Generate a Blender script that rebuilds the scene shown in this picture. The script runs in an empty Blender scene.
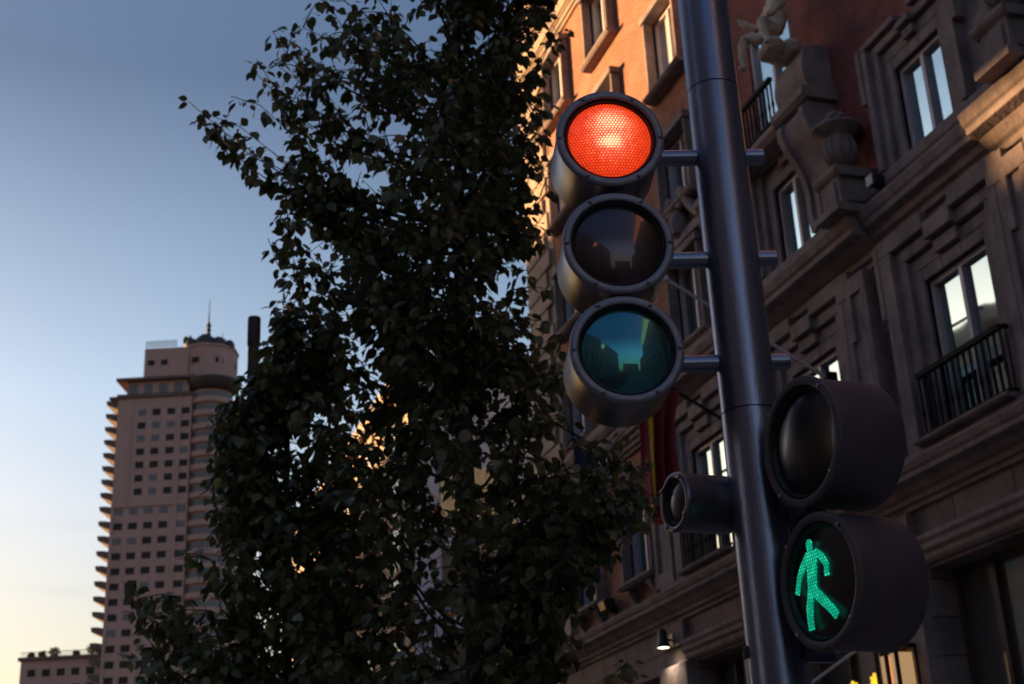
import bpy, math, random
from mathutils import Vector, Matrix
R_ = math.radians
random.seed(7)
sc = bpy.context.scene
col = sc.collection
# ------------------------------------------------------------------ helpers
class MB:
    def __init__(s): s.v = []; s.f = []
    def add(s, vs, fs):
        n = len(s.v); s.v += [tuple(p) for p in vs]; s.f += [tuple(i + n for i in f) for f in fs]
        return s
    def box(s, x0, x1, y0, y1, z0, z1):
        return s.add([(x0,y0,z0),(x1,y0,z0),(x1,y1,z0),(x0,y1,z0),(x0,y0,z1),(x1,y0,z1),(x1,y1,z1),(x0,y1,z1)],
                     [(0,3,2,1),(4,5,6,7),(0,1,5,4),(1,2,6,5),(2,3,7,6),(3,0,4,7)])
    def extr(s, pts, y0, y1):            # profile of (x,z) points swept along Y
        n = len(pts)
        vs = [(x,y0,z) for x,z in pts] + [(x,y1,z) for x,z in pts]
        fs = [(i,(i+1)%n,(i+1)%n+n,i+n) for i in range(n)]
        fs += [tuple(range(n-1,-1,-1)), tuple(range(n,2*n))]
        return s.add(vs, fs)
    def extrz(s, pts, z0, z1):           # footprint swept along Z
        n = len(pts)
        vs = [(x,y,z0) for x,y in pts] + [(x,y,z1) for x,y in pts]
        fs = [(i,(i+1)%n,(i+1)%n+n,i+n) for i in range(n)]
        fs += [tuple(range(n-1,-1,-1)), tuple(range(n,2*n))]
        return s.add(vs, fs)
    def lathe(s, prof, n=32, c=(0,0,0), axis='Z', cap=True, a0=0.0, a1=2*math.pi):
        full = abs(a1-a0-2*math.pi) < 1e-6
        m = n if full else n+1
        vs = []
        for r, h in prof:
            for i in range(m):
                a = a0 + (a1-a0)*i/n
                if axis == 'Z': p = (c[0]+r*math.cos(a), c[1]+r*math.sin(a), c[2]+h)
                else: p = (c[0]+r*math.cos(a), c[1]+h, c[2]+r*math.sin(a))
                vs.append(p)
        fs = []
        for j in range(len(prof)-1):
            for i in range(n):
                k = (i+1) % m
                fs.append((j*m+i, j*m+k, (j+1)*m+k, (j+1)*m+i))
        if cap and full:
            if prof[0][0] > 1e-5: fs.append(tuple(range(m-1,-1,-1)))
            if prof[-1][0] > 1e-5: fs.append(tuple(range((len(prof)-1)*m, len(prof)*m)))
        return s.add(vs, fs)
    def tube(s, pts, rs, n=8):
        pts = [Vector(p) for p in pts]
        if not isinstance(rs, (list, tuple)): rs = [rs]*len(pts)
        vs = []; up0 = None
        for i, p in enumerate(pts):
            d = (pts[min(i+1,len(pts)-1)] - pts[max(i-1,0)]).normalized()
            ref = Vector((0,0,1)) if abs(d.z) < .9 else Vector((1,0,0))
            a = d.cross(ref).normalized()
            if up0 is not None:
                a = (up0 - d*up0.dot(d)).normalized()
            up0 = a; b = d.cross(a)
            for k in range(n):
                t = 2*math.pi*k/n
                vs.append(p + (a*math.cos(t)+b*math.sin(t))*rs[i])
        fs = []
        for i in range(len(pts)-1):
            for k in range(n):
                q = (k+1) % n
                fs.append((i*n+k, i*n+q, (i+1)*n+q, (i+1)*n+k))
        fs.append(tuple(range(n-1,-1,-1))); fs.append(tuple(range((len(pts)-1)*n, len(pts)*n)))
        return s.add(vs, fs)

LOC = {}
def link(o, parent):
    col.objects.link(o)
    if parent: o.parent = parent
def obj(name, mb, mat, parent=None, origin=None, smooth=False, rot=None):
    """one mesh object; mesh given in world metres, origin = world place (parents are never rotated
    except the signal heads, whose children are given in the head's own space with origin None)"""
    me = bpy.data.meshes.new(name)
    og = Vector(origin) if origin is not None else Vector((0,0,0))
    if origin is not None: vs = [tuple(Vector(v)-og) for v in mb.v]
    else: vs = mb.v
    me.from_pydata(vs, [], mb.f); me.update()
    import bmesh
    bm = bmesh.new(); bm.from_mesh(me); bmesh.ops.recalc_face_normals(bm, faces=bm.faces); bm.to_mesh(me); bm.free()
    me.materials.append(mat)
    if smooth:
        for p in me.polygons: p.use_smooth = True
        if smooth != 'all':
            try: me.set_sharp_from_angle(angle=R_(38))
            except Exception: pass
    o = bpy.data.objects.new(name, me)
    link(o, parent)
    if origin is not None:
        o.location = og - (LOC.get(parent.name, Vector((0,0,0))) if parent else Vector((0,0,0)))
        LOC[o.name] = og
    return o
def thing(name, loc, label, cat, group=None):
    o = bpy.data.objects.new(name, None); col.objects.link(o); o.location = loc
    o.empty_display_size = .2
    LOC[o.name] = Vector(loc); tag(o, label, cat, group)
    return o
def tag(o, label, cat, group=None, kind=None):
    if label: o['label'] = label
    if cat: o['category'] = cat
    if group: o['group'] = group
    if kind: o['kind'] = kind
    return o
def copy_tree(o, parent=None, loc=None):
    c = o.copy(); col.objects.link(c); c.parent = parent
    if loc is not None: c.location = loc
    for ch in list(o.children): copy_tree(ch, c)
    return c

# ------------------------------------------------------------------ materials
def mat(name, base, rough=.6, metal=0., var=0., vscale=4., bump=0., bscale=40., spec=.5, coat=0., base2=None, stretch=(1,1,1), coords='Object'):
    m = bpy.data.materials.new(name); m.use_nodes = True
    nt = m.node_tree; N = nt.nodes; L = nt.links
    b = N['Principled BSDF']
    b.inputs['Base Color'].default_value = (*base, 1)
    b.inputs['Roughness'].default_value = rough; b.inputs['Metallic'].default_value = metal
    b.inputs['Specular IOR Level'].default_value = spec
    b.inputs['Coat Weight'].default_value = coat
    tc = N.new('ShaderNodeTexCoord'); mp = N.new('ShaderNodeMapping'); mp.inputs['Scale'].default_value = stretch
    L.new(tc.outputs[coords], mp.inputs['Vector'])
    if var > 0 or base2:
        n = N.new('ShaderNodeTexNoise'); n.inputs['Scale'].default_value = vscale; n.inputs['Detail'].default_value = 8; n.inputs['Roughness'].default_value = .65
        L.new(mp.outputs[0], n.inputs['Vector'])
        r = N.new('ShaderNodeValToRGB')
        c2 = base2 or tuple(c*(1-var) for c in base); c1 = base if base2 else tuple(min(1,c*(1+var*.6)) for c in base)
        r.color_ramp.elements[0].position = .32; r.color_ramp.elements[1].position = .68
        r.color_ramp.elements[0].color = (*c2,1); r.color_ramp.elements[1].color = (*c1,1)
        L.new(n.outputs['Fac'], r.inputs['Fac']); L.new(r.outputs['Color'], b.inputs['Base Color'])
    if bump > 0:
        n2 = N.new('ShaderNodeTexNoise'); n2.inputs['Scale'].default_value = bscale; n2.inputs['Detail'].default_value = 6
        L.new(mp.outputs[0], n2.inputs['Vector'])
        bp = N.new('ShaderNodeBump'); bp.inputs['Strength'].default_value = bump; bp.inputs['Distance'].default_value = .02
        L.new(n2.outputs['Fac'], bp.inputs['Height']); L.new(bp.outputs['Normal'], b.inputs['Normal'])
    return m
def brick_mat(name, c1, c2, mortar):
    m = bpy.data.materials.new(name); m.use_nodes = True
    nt = m.node_tree; N = nt.nodes; L = nt.links; b = N['Principled BSDF']
    b.inputs['Roughness'].default_value = .85; b.inputs['Specular IOR Level'].default_value = .25
    tc = N.new('ShaderNodeTexCoord'); sx = N.new('ShaderNodeSeparateXYZ'); cx = N.new('ShaderNodeCombineXYZ')
    ad = N.new('ShaderNodeMath'); ad.operation = 'ADD'
    L.new(tc.outputs['Object'], sx.inputs[0]); L.new(sx.outputs['X'], ad.inputs[0]); L.new(sx.outputs['Y'], ad.inputs[1])
    L.new(ad.outputs[0], cx.inputs['X']); L.new(sx.outputs['Z'], cx.inputs['Y'])
    br = N.new('ShaderNodeTexBrick'); br.inputs['Scale'].default_value = 1
    br.inputs['Brick Width'].default_value = .25; br.inputs['Row Height'].default_value = .065; br.inputs['Mortar Size'].default_value = .008
    br.inputs['Color1'].default_value = (*c1,1); br.inputs['Color2'].default_value = (*c2,1); br.inputs['Mortar'].default_value = (*mortar,1)
    L.new(cx.outputs[0], br.inputs['Vector'])
    n = N.new('ShaderNodeTexNoise'); n.inputs['Scale'].default_value = 1.3; n.inputs['Detail'].default_value = 10; n.inputs['Roughness'].default_value = .7
    L.new(tc.outputs['Object'], n.inputs['Vector'])
    mr = N.new('ShaderNodeMapRange'); mr.inputs['From Min'].default_value = .3; mr.inputs['From Max'].default_value = .7; mr.inputs['To Min'].default_value = .6; mr.inputs['To Max'].default_value = 1.25
    L.new(n.outputs['Fac'], mr.inputs['Value'])
    mx = N.new('ShaderNodeMix'); mx.data_type = 'RGBA'; mx.blend_type = 'MULTIPLY'; mx.inputs['Factor'].default_value = 1
    L.new(br.outputs['Color'], mx.inputs['A']); L.new(mr.outputs[0], mx.inputs['B']); L.new(mx.outputs['Result'], b.inputs['Base Color'])
    bp = N.new('ShaderNodeBump'); bp.inputs['Strength'].default_value = .5; bp.inputs['Distance'].default_value = .01; bp.invert = True
    L.new(br.outputs['Fac'], bp.inputs['Height']); L.new(bp.outputs['Normal'], b.inputs['Normal'])
    return m
def glass_mat(name, base, tint, mix=.35, rough=.02, wav=.0):
    """opaque dark room behind a coated, reflecting pane"""
    m = bpy.data.materials.new(name); m.use_nodes = True
    nt = m.node_tree; N = nt.nodes; L = nt.links; b = N['Principled BSDF']
    b.inputs['Base Color'].default_value = (*base,1); b.inputs['Roughness'].default_value = .5
    g = N.new('ShaderNodeBsdfGlossy'); g.inputs['Color'].default_value = (*tint,1); g.inputs['Roughness'].default_value = rough
    fr = N.new('ShaderNodeFresnel'); fr.inputs['IOR'].default_value = 1.5
    ad = N.new('ShaderNodeMath'); ad.operation = 'MULTIPLY_ADD'; ad.inputs[1].default_value = 1-mix; ad.inputs[2].default_value = mix; ad.use_clamp = True
    L.new(fr.outputs[0], ad.inputs[0])
    ms = N.new('ShaderNodeMixShader'); L.new(ad.outputs[0], ms.inputs[0]); L.new(b.outputs[0], ms.inputs[1]); L.new(g.outputs[0], ms.inputs[2])
    L.new(ms.outputs[0], N['Material Output'].inputs['Surface'])
    if wav > 0:
        tc = N.new('ShaderNodeTexCoord'); n = N.new('ShaderNodeTexNoise'); n.inputs['Scale'].default_value = 1.2; n.inputs['Detail'].default_value = 1
        L.new(tc.outputs['Object'], n.inputs['Vector'])
        bp = N.new('ShaderNodeBump'); bp.inputs['Strength'].default_value = wav; bp.inputs['Distance'].default_value = .03
        L.new(n.outputs['Fac'], bp.inputs['Height']); L.new(bp.outputs['Normal'], g.inputs['Normal'])
    return m
def led_mat(name, dark, mid, hot, pitch, strength, dot=.42, bulb=None):
    """moulded lens of small hexagonal prisms lit from behind by a lamp; coordinates x,z of the lens itself"""
    m = bpy.data.materials.new(name); m.use_nodes = True
    nt = m.node_tree; N = nt.nodes; L = nt.links; b = N['Principled BSDF']
    def math_(op, a, c=None, d=None):
        n = N.new('ShaderNodeMath'); n.operation = op
        for i, x in enumerate((a, c, d)):
            if x is None: continue
            if isinstance(x, (int, float)): n.inputs[i].default_value = x
            else: L.new(x, n.inputs[i])
        return n.outputs[0]
    tc = N.new('ShaderNodeTexCoord'); sx = N.new('ShaderNodeSeparateXYZ'); L.new(tc.outputs['Object'], sx.inputs[0])
    x, z = sx.outputs['X'], sx.outputs['Z']
    def lattice(ox):
        u = math_('SUBTRACT', math_('FRACT', math_('ADD', math_('DIVIDE', x, pitch), ox+100)), .5)
        v = math_('MULTIPLY', math_('SUBTRACT', math_('FRACT', math_('ADD', math_('DIVIDE', z, pitch*1.732), ox+100)), .5), 1.732)
        return math_('SQRT', math_('ADD', math_('MULTIPLY', u, u), math_('MULTIPLY', v, v)))
    d = math_('MINIMUM', lattice(0.), lattice(.5))
    k = N.new('ShaderNodeMapRange'); k.inputs['From Min'].default_value = dot+.12; k.inputs['From Max'].default_value = dot-.16; L.new(d, k.inputs['Value'])
    dotv = k.outputs[0]
    if bulb:
        glow = None
        for (bx, bz, rx, rz, amp) in bulb:
            e = math_('ADD', math_('POWER', math_('DIVIDE', math_('SUBTRACT', x, bx), rx), 2.), math_('POWER', math_('DIVIDE', math_('SUBTRACT', z, bz), rz), 2.))
            g = math_('MULTIPLY', math_('EXPONENT', math_('MULTIPLY', e, -1.)), amp)
            glow = g if glow is None else math_('ADD', glow, g)
    else:
        n = N.new('ShaderNodeTexNoise'); n.inputs['Scale'].default_value = 60; L.new(tc.outputs['Object'], n.inputs['Vector'])
        glow = math_('MULTIPLY', n.outputs['Fac'], .8)
    nz = N.new('ShaderNodeTexNoise'); nz.inputs['Scale'].default_value = 1/pitch*.55; L.new(tc.outputs['Object'], nz.inputs['Vector'])
    heat = math_('MULTIPLY', glow, math_('MULTIPLY_ADD', nz.outputs['Fac'], .9, .55))
    h2 = math_('MULTIPLY', heat, math_('MULTIPLY_ADD', dotv, .92, .08))
    rp = N.new('ShaderNodeValToRGB')
    els = rp.color_ramp.elements
    els[0].position = 0; els[0].color = (*dark,1); els[1].position = 1; els[1].color = (*hot,1)
    e = els.new(.4); e.color = (*mid,1)
    L.new(h2, rp.inputs['Fac'])
    b.inputs['Base Color'].default_value = (*[c*.3 for c in dark],1)
    b.inputs['Roughness'].default_value = .25
    L.new(rp.outputs['Color'], b.inputs['Emission Color']); b.inputs['Emission Strength'].default_value = strength
    return m
def emit(name, c, s):
    m = bpy.data.materials.new(name); m.use_nodes = True
    b = m.node_tree.nodes['Principled BSDF']; b.inputs['Base Color'].default_value = (*c,1)
    b.inputs['Emission Color'].default_value = (*c,1); b.inputs['Emission Strength'].default_value = s
    return m

def ashlar_mat():
    m = brick_mat('ashlar_stone', (.255,.208,.206), (.185,.15,.15), (.08,.066,.066))
    br = next(n for n in m.node_tree.nodes if n.type == 'TEX_BRICK')
    br.inputs['Brick Width'].default_value = 1.15; br.inputs['Row Height'].default_value = .46; br.inputs['Mortar Size'].default_value = .012
    return m
EXPO = 2.08
M = dict(
  brick = brick_mat('orange_brick', (.36,.125,.065), (.25,.085,.05), (.30,.20,.15)),
  darkbrick = brick_mat('dark_red_brick', (.30,.075,.062), (.20,.055,.048), (.20,.13,.12)),
  stone = mat('weathered_stone', (.255,.208,.206), .85, var=.4, vscale=3.0, bump=.45, bscale=18, spec=.25, stretch=(1,1,.7)),
  ashlar = None,
  palestone = mat('pale_quoin_stone', (.34,.27,.22), .85, var=.3, vscale=1.5, bump=.3, bscale=25, spec=.25),
  statue = mat('pale_carved_stone', (.55,.47,.38), .8, var=.3, vscale=6, bump=.4, bscale=30, spec=.25),
  frame = mat('window_frame_paint', (.60,.55,.59), .45, var=.15, vscale=3),
  brownframe = mat('brown_shopfront_wood', (.075,.045,.035), .5, var=.3, vscale=5, stretch=(3,3,.4)),
  iron = mat('black_wrought_iron', (.015,.013,.014), .75, spec=.2, bump=.2, bscale=60),
  pane = glass_mat('window_glass', (.012,.015,.017), (.56,.78,.86), .15, .02, .14),
  lowpane = glass_mat('dimmed_window_glass', (.02,.025,.027), (.42,.55,.58), .05, .03, .16),  # mirrored sky glow dimmed through the tint
  curtainpane = glass_mat('curtained_window_glass', (.50,.49,.50), (.60,.78,.85), .16, .03, .12),
  shoppane = glass_mat('shop_glass', (.075,.072,.066), (.7,.75,.78), .14, .05, .08),
  paint = mat('dark_grey_metallic_paint', (.265,.275,.37), .27, metal=.75, var=.25, vscale=3, bump=.06, bscale=220, stretch=(1,1,.25)),
  paint2 = mat('dark_grey_housing_paint', (.150,.135,.165), .28, metal=.65, var=.2, vscale=8, bump=.06, bscale=260),
  pedpaint = mat('matt_housing_paint', (.10,.08,.092), .55, var=.25, vscale=9, bump=.12, bscale=260),
  rim = mat('rim_paint', (.28,.27,.33), .40, metal=.4, var=.25, vscale=20, bump=.08, bscale=300),
  black = mat('black_plastic', (.012,.011,.013), .45),
  bolt = mat('bolt_steel', (.30,.28,.32), .35, metal=1.),
  red = led_mat('red_lit_lens', (.14,.004,.001), (.72,.045,.009), (1.0,.52,.28), .0078, .44, bulb=[(.0,-.012,.022,.013,1.5),(.004,.045,.040,.034,.62),(0,0,.105,.105,.60)]),
  green_lens = None,
  walk = led_mat('green_walking_light', (.0,.05,.03), (.0,.22,.12), (.10,.85,.50), .0078, .62, dot=.36),
  bark = mat('bark', (.045,.036,.030), .9, var=.4, vscale=10, bump=.6, bscale=50, stretch=(1,1,.3)),
  plaster = mat('cream_plaster', (.30,.23,.175), .85, var=.15, vscale=.6),
  bluewall = mat('end_wall_blue_shade', (.33,.43,.62), .8, var=.12, vscale=.6),  # cool skylit shade put into the end wall's colour
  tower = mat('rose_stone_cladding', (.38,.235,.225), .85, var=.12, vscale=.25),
  towerdark = mat('rose_concrete_painted_shade', (.115,.08,.078), .85, var=.2, vscale=.5),  # shade on the side balconies put into this darker base
  towerglass = mat('tower_glass', (.022,.017,.020), .35, spec=.15),
  towerblind = mat('tower_blind_glass', (.13,.125,.15), .4, spec=.25),
  bronze = mat('dark_roof_metal', (.03,.027,.03), .6, var=.2, vscale=1),
  opp = mat('opposite_stone', (.34,.29,.27), .85, var=.3, vscale=.5),
  asphalt = mat('asphalt', (.05,.05,.052), .9, var=.3, vscale=2, bump=.3, bscale=80),
  paving = mat('granite_paving', (.30,.29,.275), .85, var=.25, vscale=2),
  earth = mat('city_ground', (.10,.095,.09), .95, var=.3, vscale=.05),
  gold = mat('warm_interior_panel', (.45,.28,.13), .6, var=.3, vscale=3),
  lampglow = emit('lamp_glow', (1.0,.84,.58), 3.0),
  shopglow = emit('shop_lantern_glow', (1.0,.60,.28), .09),
  star = emit('yellow_star_glow', (1.0,.66,.05), .22),
  lampbody = mat('lamp_body_paint', (.03,.028,.03), .4, metal=.5),
)
M['ashlar'] = ashlar_mat()
def lens_dark(name, base, tint, haze=.12):
    m = bpy.data.materials.new(name); m.use_nodes = True
    nt = m.node_tree; N = nt.nodes; L = nt.links; b = N['Principled BSDF']
    b.inputs['Base Color'].default_value = (*base,1); b.inputs['Roughness'].default_value = .3
    g = N.new('ShaderNodeBsdfGlossy'); g.inputs['Color'].default_value = (*tint,1); g.inputs['Roughness'].default_value = .03
    g2 = N.new('ShaderNodeBsdfGlossy'); g2.inputs['Color'].default_value = tuple(c*.5 for c in tint)+(1,); g2.inputs['Roughness'].default_value = .25
    a = N.new('ShaderNodeAddShader'); L.new(g.outputs[0], a.inputs[0])
    ms = N.new('ShaderNodeMixShader'); ms.inputs[0].default_value = .5; L.new(b.outputs[0], ms.inputs[1]); L.new(g2.outputs[0], ms.inputs[2]); ms.inputs[0].default_value = haze
    L.new(ms.outputs[0], a.inputs[1]); L.new(a.outputs[0], N['Material Output'].inputs['Surface'])
    return m
M['amber_lens'] = lens_dark('unlit_amber_lens', (.016,.004,.004), (.052,.032,.040))
M['green_lens'] = lens_dark('unlit_green_lens', (.002,.016,.018), (.028,.175,.21))
M['ped_lens'] = lens_dark('dark_pedestrian_lens', (.004,.0035,.004), (.020,.020,.024), .01)

def leaf_mat(name, c1, c2, c3):
    m = bpy.data.materials.new(name); m.use_nodes = True
    nt = m.node_tree; N = nt.nodes; L = nt.links; b = N['Principled BSDF']
    g = N.new('ShaderNodeNewGeometry'); r = N.new('ShaderNodeValToRGB')
    L.new(g.outputs['Random Per Island'], r.inputs['Fac'])
    e = r.color_ramp.elements; e[0].color = (*c1,1); e[1].color = (*c3,1); e[1].position = 1.0
    k = e.new(.6); k.color = (*c2,1); k = e.new(.94); k.color = (*c2,1)
    L.new(r.outputs['Color'], b.inputs['Base Color'])
    b.inputs['Roughness'].default_value = .36; b.inputs['Specular IOR Level'].default_value = .55
    t = N.new('ShaderNodeBsdfTranslucent'); L.new(r.outputs['Color'], t.inputs['Color'])
    ms = N.new('ShaderNodeMixShader'); ms.inputs[0].default_value = .30
    L.new(b.outputs[0], ms.inputs[1]); L.new(t.outputs[0], ms.inputs[2]); L.new(ms.outputs[0], N['Material Output'].inputs['Surface'])
    return m
M['leaf'] = leaf_mat('pear_leaf', (.085,.090,.040), (.145,.152,.066), (.27,.29,.10))
M['leaf2'] = leaf_mat('pear_leaf_olive', (.088,.094,.040), (.15,.16,.066), (.29,.32,.11))
M['roofplant'] = leaf_mat('roof_plant_leaf', (.05,.06,.02), (.09,.09,.03), (.14,.12,.04))

# ------------------------------------------------------------------ camera, sky, sun
cam_d = bpy.data.cameras.new('camera'); cam = bpy.data.objects.new('camera', cam_d); col.objects.link(cam)
Rm = Matrix(((0.9521822456,-0.0748160158,-0.2962288557),(-0.3023759435,-0.3697237014,-0.87856313),(-0.043792236,0.9261246938,-0.3746669076)))
cam.matrix_world = Matrix.Translation((0,0,1.65)) @ Rm.to_4x4()
cam_d.sensor_width = 36; cam_d.lens = 1386/1024*36; cam_d.clip_end = 5000; cam_d.clip_start = .05
cam_d.dof.use_dof = True; cam_d.dof.focus_distance = 3.22; cam_d.dof.aperture_fstop = 7.0; cam_d.dof.aperture_blades = 7
sc.camera = cam

SUN_AZ, SUN_EL = -40.0, 6.0       # degrees, azimuth from +Y towards +X
w = bpy.data.worlds.new('World'); sc.world = w; w.use_nodes = True
nt = w.node_tree; N = nt.nodes; L = nt.links
sky = N.new('ShaderNodeTexSky'); sky.sky_type = 'NISHITA'; sky.sun_disc = False
sky.sun_elevation = R_(SUN_EL); sky.sun_rotation = R_(SUN_AZ); sky.air_density = 1.0; sky.dust_density = 2.2; sky.ozone_density = 1.6; sky.altitude = 650
bg = N['Background']; bg.inputs['Strength'].default_value = .11
# dusk grading of the sky by height above the horizon, with a few faint streaks of cirrus low down
tcw = N.new('ShaderNodeTexCoord'); sxw = N.new('ShaderNodeSeparateXYZ'); L.new(tcw.outputs['Generated'], sxw.inputs[0])
rw_ = N.new('ShaderNodeValToRGB'); e = rw_.color_ramp.elements
e[0].position = .0; e[0].color = (.60,.47,.33,1); e[1].position = .75; e[1].color = (.50,.52,.60,1)
for p_, c_ in ((.12,(.61,.47,.34,1)),(.20,(.73,.57,.48,1)),(.26,(.80,.65,.59,1)),(.34,(.77,.69,.67,1)),(.44,(.58,.54,.55,1)),(.54,(.35,.34,.38,1))):
    k_ = e.new(p_); k_.color = c_
L.new(sxw.outputs['Z'], rw_.inputs['Fac'])
mxw = N.new('ShaderNodeMix'); mxw.data_type = 'RGBA'; mxw.blend_type = 'MULTIPLY'; mxw.inputs['Factor'].default_value = 1
L.new(sky.outputs[0], mxw.inputs['A']); L.new(rw_.outputs['Color'], mxw.inputs['B'])
mpw = N.new('ShaderNodeMapping'); mpw.inputs['Scale'].default_value = (3,3,26); mpw.inputs['Rotation'].default_value = (0,R_(-6),0); L.new(tcw.outputs['Generated'], mpw.inputs['Vector'])
nw_ = N.new('ShaderNodeTexNoise'); nw_.inputs['Scale'].default_value = 1.6; nw_.inputs['Detail'].default_value = 6; L.new(mpw.outputs[0], nw_.inputs['Vector'])
cr = N.new('ShaderNodeMapRange'); cr.inputs['From Min'].default_value = .58; cr.inputs['From Max'].default_value = .78; cr.inputs['To Max'].default_value = .30; L.new(nw_.outputs['Fac'], cr.inputs['Value'])
lo_ = N.new('ShaderNodeMapRange'); lo_.inputs['From Min'].default_value = .32; lo_.inputs['From Max'].default_value = .20; L.new(sxw.outputs['Z'], lo_.inputs['Value'])
ml_ = N.new('ShaderNodeMath'); ml_.operation = 'MULTIPLY'; L.new(cr.outputs[0], ml_.inputs[0]); L.new(lo_.outputs[0], ml_.inputs[1])
cl_ = N.new('ShaderNodeMix'); cl_.data_type = 'RGBA'; cl_.blend_type = 'SCREEN'; L.new(ml_.outputs[0], cl_.inputs['Factor'])
L.new(mxw.outputs['Result'], cl_.inputs['A']); cl_.inputs['B'].default_value = (.9,.62,.55,1)
L.new(cl_.outputs['Result'], bg.inputs['Color'])
sun_d = bpy.data.lights.new('sun', 'SUN'); sun = bpy.data.objects.new('sun', sun_d); col.objects.link(sun)
sun_d.energy = 4.6; sun_d.angle = R_(.5); sun_d.color = (1.0,.56,.24)
sv = Vector((math.sin(R_(SUN_AZ))*math.cos(R_(SUN_EL)), math.cos(R_(SUN_AZ))*math.cos(R_(SUN_EL)), math.sin(R_(SUN_EL))))
sun.rotation_euler = (-sv).to_track_quat('-Z','Y').to_euler(); sun.location = (-30,40,40)
vs = sc.view_settings; vs.view_transform = 'Standard'; vs.look = 'None'; vs.gamma = 1; vs.exposure = EXPO; vs.use_curve_mapping = False
sc.cycles.use_denoising = True
sc.cycles.max_bounces = 6; sc.cycles.diffuse_bounces = 4; sc.cycles.glossy_bounces = 4; sc.cycles.transmission_bounces = 3; sc.cycles.caustics_reflective = False; sc.cycles.caustics_refractive = False
sc.cycles.sample_clamp_indirect = 4

# ------------------------------------------------------------------ ground
def sheet(name, x0, x1, y0, y1, z, m):
    return tag(obj(name, MB().add([(x0,y0,z),(x1,y0,z),(x1,y1,z),(x0,y1,z)], [(0,1,2,3)]), m, None, (0,0,0)), None, None, None, 'structure')
sheet('ground', -1500, 1500, -1500, 2500, -.02, M['earth'])
sheet('road', -16, -1.2, -80, 110, -.016, M['asphalt'])
def slab(name, *b): return tag(obj(name, MB().box(*b), M['paving'], None, (0,0,0)), None, None, None, 'structure')
slab('pavement', -1.0, 14.5, -80, 110, -.3, 0.0)
slab('kerb', -1.2, -1.003, -80, 110, -.3, 0.004)
slab('far_pavement', -20.5, -16.0, -80, 110, -.3, 0.0)

# ------------------------------------------------------------------ brick building on the right
BX = 10.0
bld = thing('brick_building', (BX, 13, 0), 'ornate red brick and grey stone building with carved cornices, balconies and tall windows', 'building')
O = (BX, 13, 0)
def part(name, mb, m, parent=bld, smooth=False, origin=O):
    o = obj(name, mb, M[m] if isinstance(m, str) else m, parent, origin, smooth)
    if name in ('window_surround','pilaster','cornice','quoin','balcony','corbel'):
        bv = o.modifiers.new('bevel', 'BEVEL'); bv.width = .014; bv.segments = 2; bv.limit_method = 'ANGLE'; bv.angle_limit = R_(30)
    return o
def wall_mb(y0, y1, z0, z1, opens, x=BX, depth=.34):
    ys = sorted({y0, y1, *[o[0] for o in opens], *[o[1] for o in opens]}); zs = sorted({z0, z1, *[o[2] for o in opens], *[o[3] for o in opens]})
    ys = [y for y in ys if y0-1e-6 <= y <= y1+1e-6]; zs = [z for z in zs if z0-1e-6 <= z <= z1+1e-6]
    mb = MB()
    for i in range(len(ys)-1):
        for j in range(len(zs)-1):
            cy, cz = (ys[i]+ys[i+1])/2, (zs[j]+zs[j+1])/2
            if any(o[0] < cy < o[1] and o[2] < cz < o[3] for o in opens): continue
            mb.add([(x,ys[i],zs[j]),(x,ys[i+1],zs[j]),(x,ys[i+1],zs[j+1]),(x,ys[i],zs[j+1])], [(0,1,2,3)])
    for a, b, c, d in opens:
        X = x+depth
        mb.add([(x,a,c),(x,b,c),(x,b,d),(x,a,d),(X,a,c),(X,b,c),(X,b,d),(X,a,d)], [(0,1,5,4),(1,2,6,5),(2,3,7,6),(3,0,4,7)])
    return mb
BAYS = [12.74, 16.15, 19.75]; BACKBAYS = [9.6, 6.15, 2.7, -.75, -4.2, -7.65]; BRK = [22.72, 25.4]
TOP = 27.5; YE = 28.0; YS = -12.0
# openings
ow = lambda yc, w, z0, z1: (yc-w/2, yc+w/2, z0, z1)
mez = [ow(y, 1.24, 6.52, 8.60) for y in BAYS+BACKBAYS]
brk1 = [ow(y, 1.25, 6.95, 8.75) for y in BRK]
f2 = [ow(y, 1.0, 10.30, 11.62) for y in BAYS[:2]+BACKBAYS] + [ow(y, 1.2, 10.35, 11.95) for y in [19.75]+BRK]
f3 = [ow(16.3, 1.3, 12.45, 14.5)] + [ow(y, 1.2, 12.95, 14.35) for y in [19.75]+BRK] + [ow(y, 1.06, 13.2, 14.7) for y in [12.74]+BACKBAYS]
f4 = [ow(y, 1.2, 15.55, 17.15) for y in BAYS+BACKBAYS+BRK]
f5 = [ow(y, 1.2, 18.15, 19.75) for y in BAYS+BACKBAYS+BRK]
f6 = [ow(y, 1.2, 21.0, 22.6) for y in BAYS+BACKBAYS+BRK]
shops = [(11.95,14.25,.5,5.18), (15.35,17.65,.5,5.18), (18.95,20.95,.5,5.18), (22.4,24.4,.5,5.18), (7.0,10.5,.5,5.18), (2.5,6.0,.5,5.18), (-2,1.5,.5,5.18)]
part('wall', wall_mb(YS, YE, 0, 6.3, shops, depth=.45), 'ashlar')
part('wall', wall_mb(YS, 21.5, 6.3, 9.75, mez), 'ashlar')
part('wall', wall_mb(21.5, 26.35, 6.3, 9.75, brk1), 'brick')
part('wall', wall_mb(YS, 18.0, 9.75, TOP, [o for o in f2+f3+f4+f5+f6 if o[1] < 18.0]), 'darkbrick')
part('wall', wall_mb(18.0, 26.35, 9.75, TOP, [o for o in f2+f3+f4+f5+f6 if o[0] > 18.0]), 'brick')
shell = MB(); shell.add([(BX,YE,0),(BX+16,YE,0),(BX+16,YE,TOP),(BX,YE,TOP)], [(0,1,2,3)])
shell.add([(BX,YS,0),(BX+16,YS,0),(BX+16,YS,TOP),(BX,YS,TOP)], [(0,1,2,3)])
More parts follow.
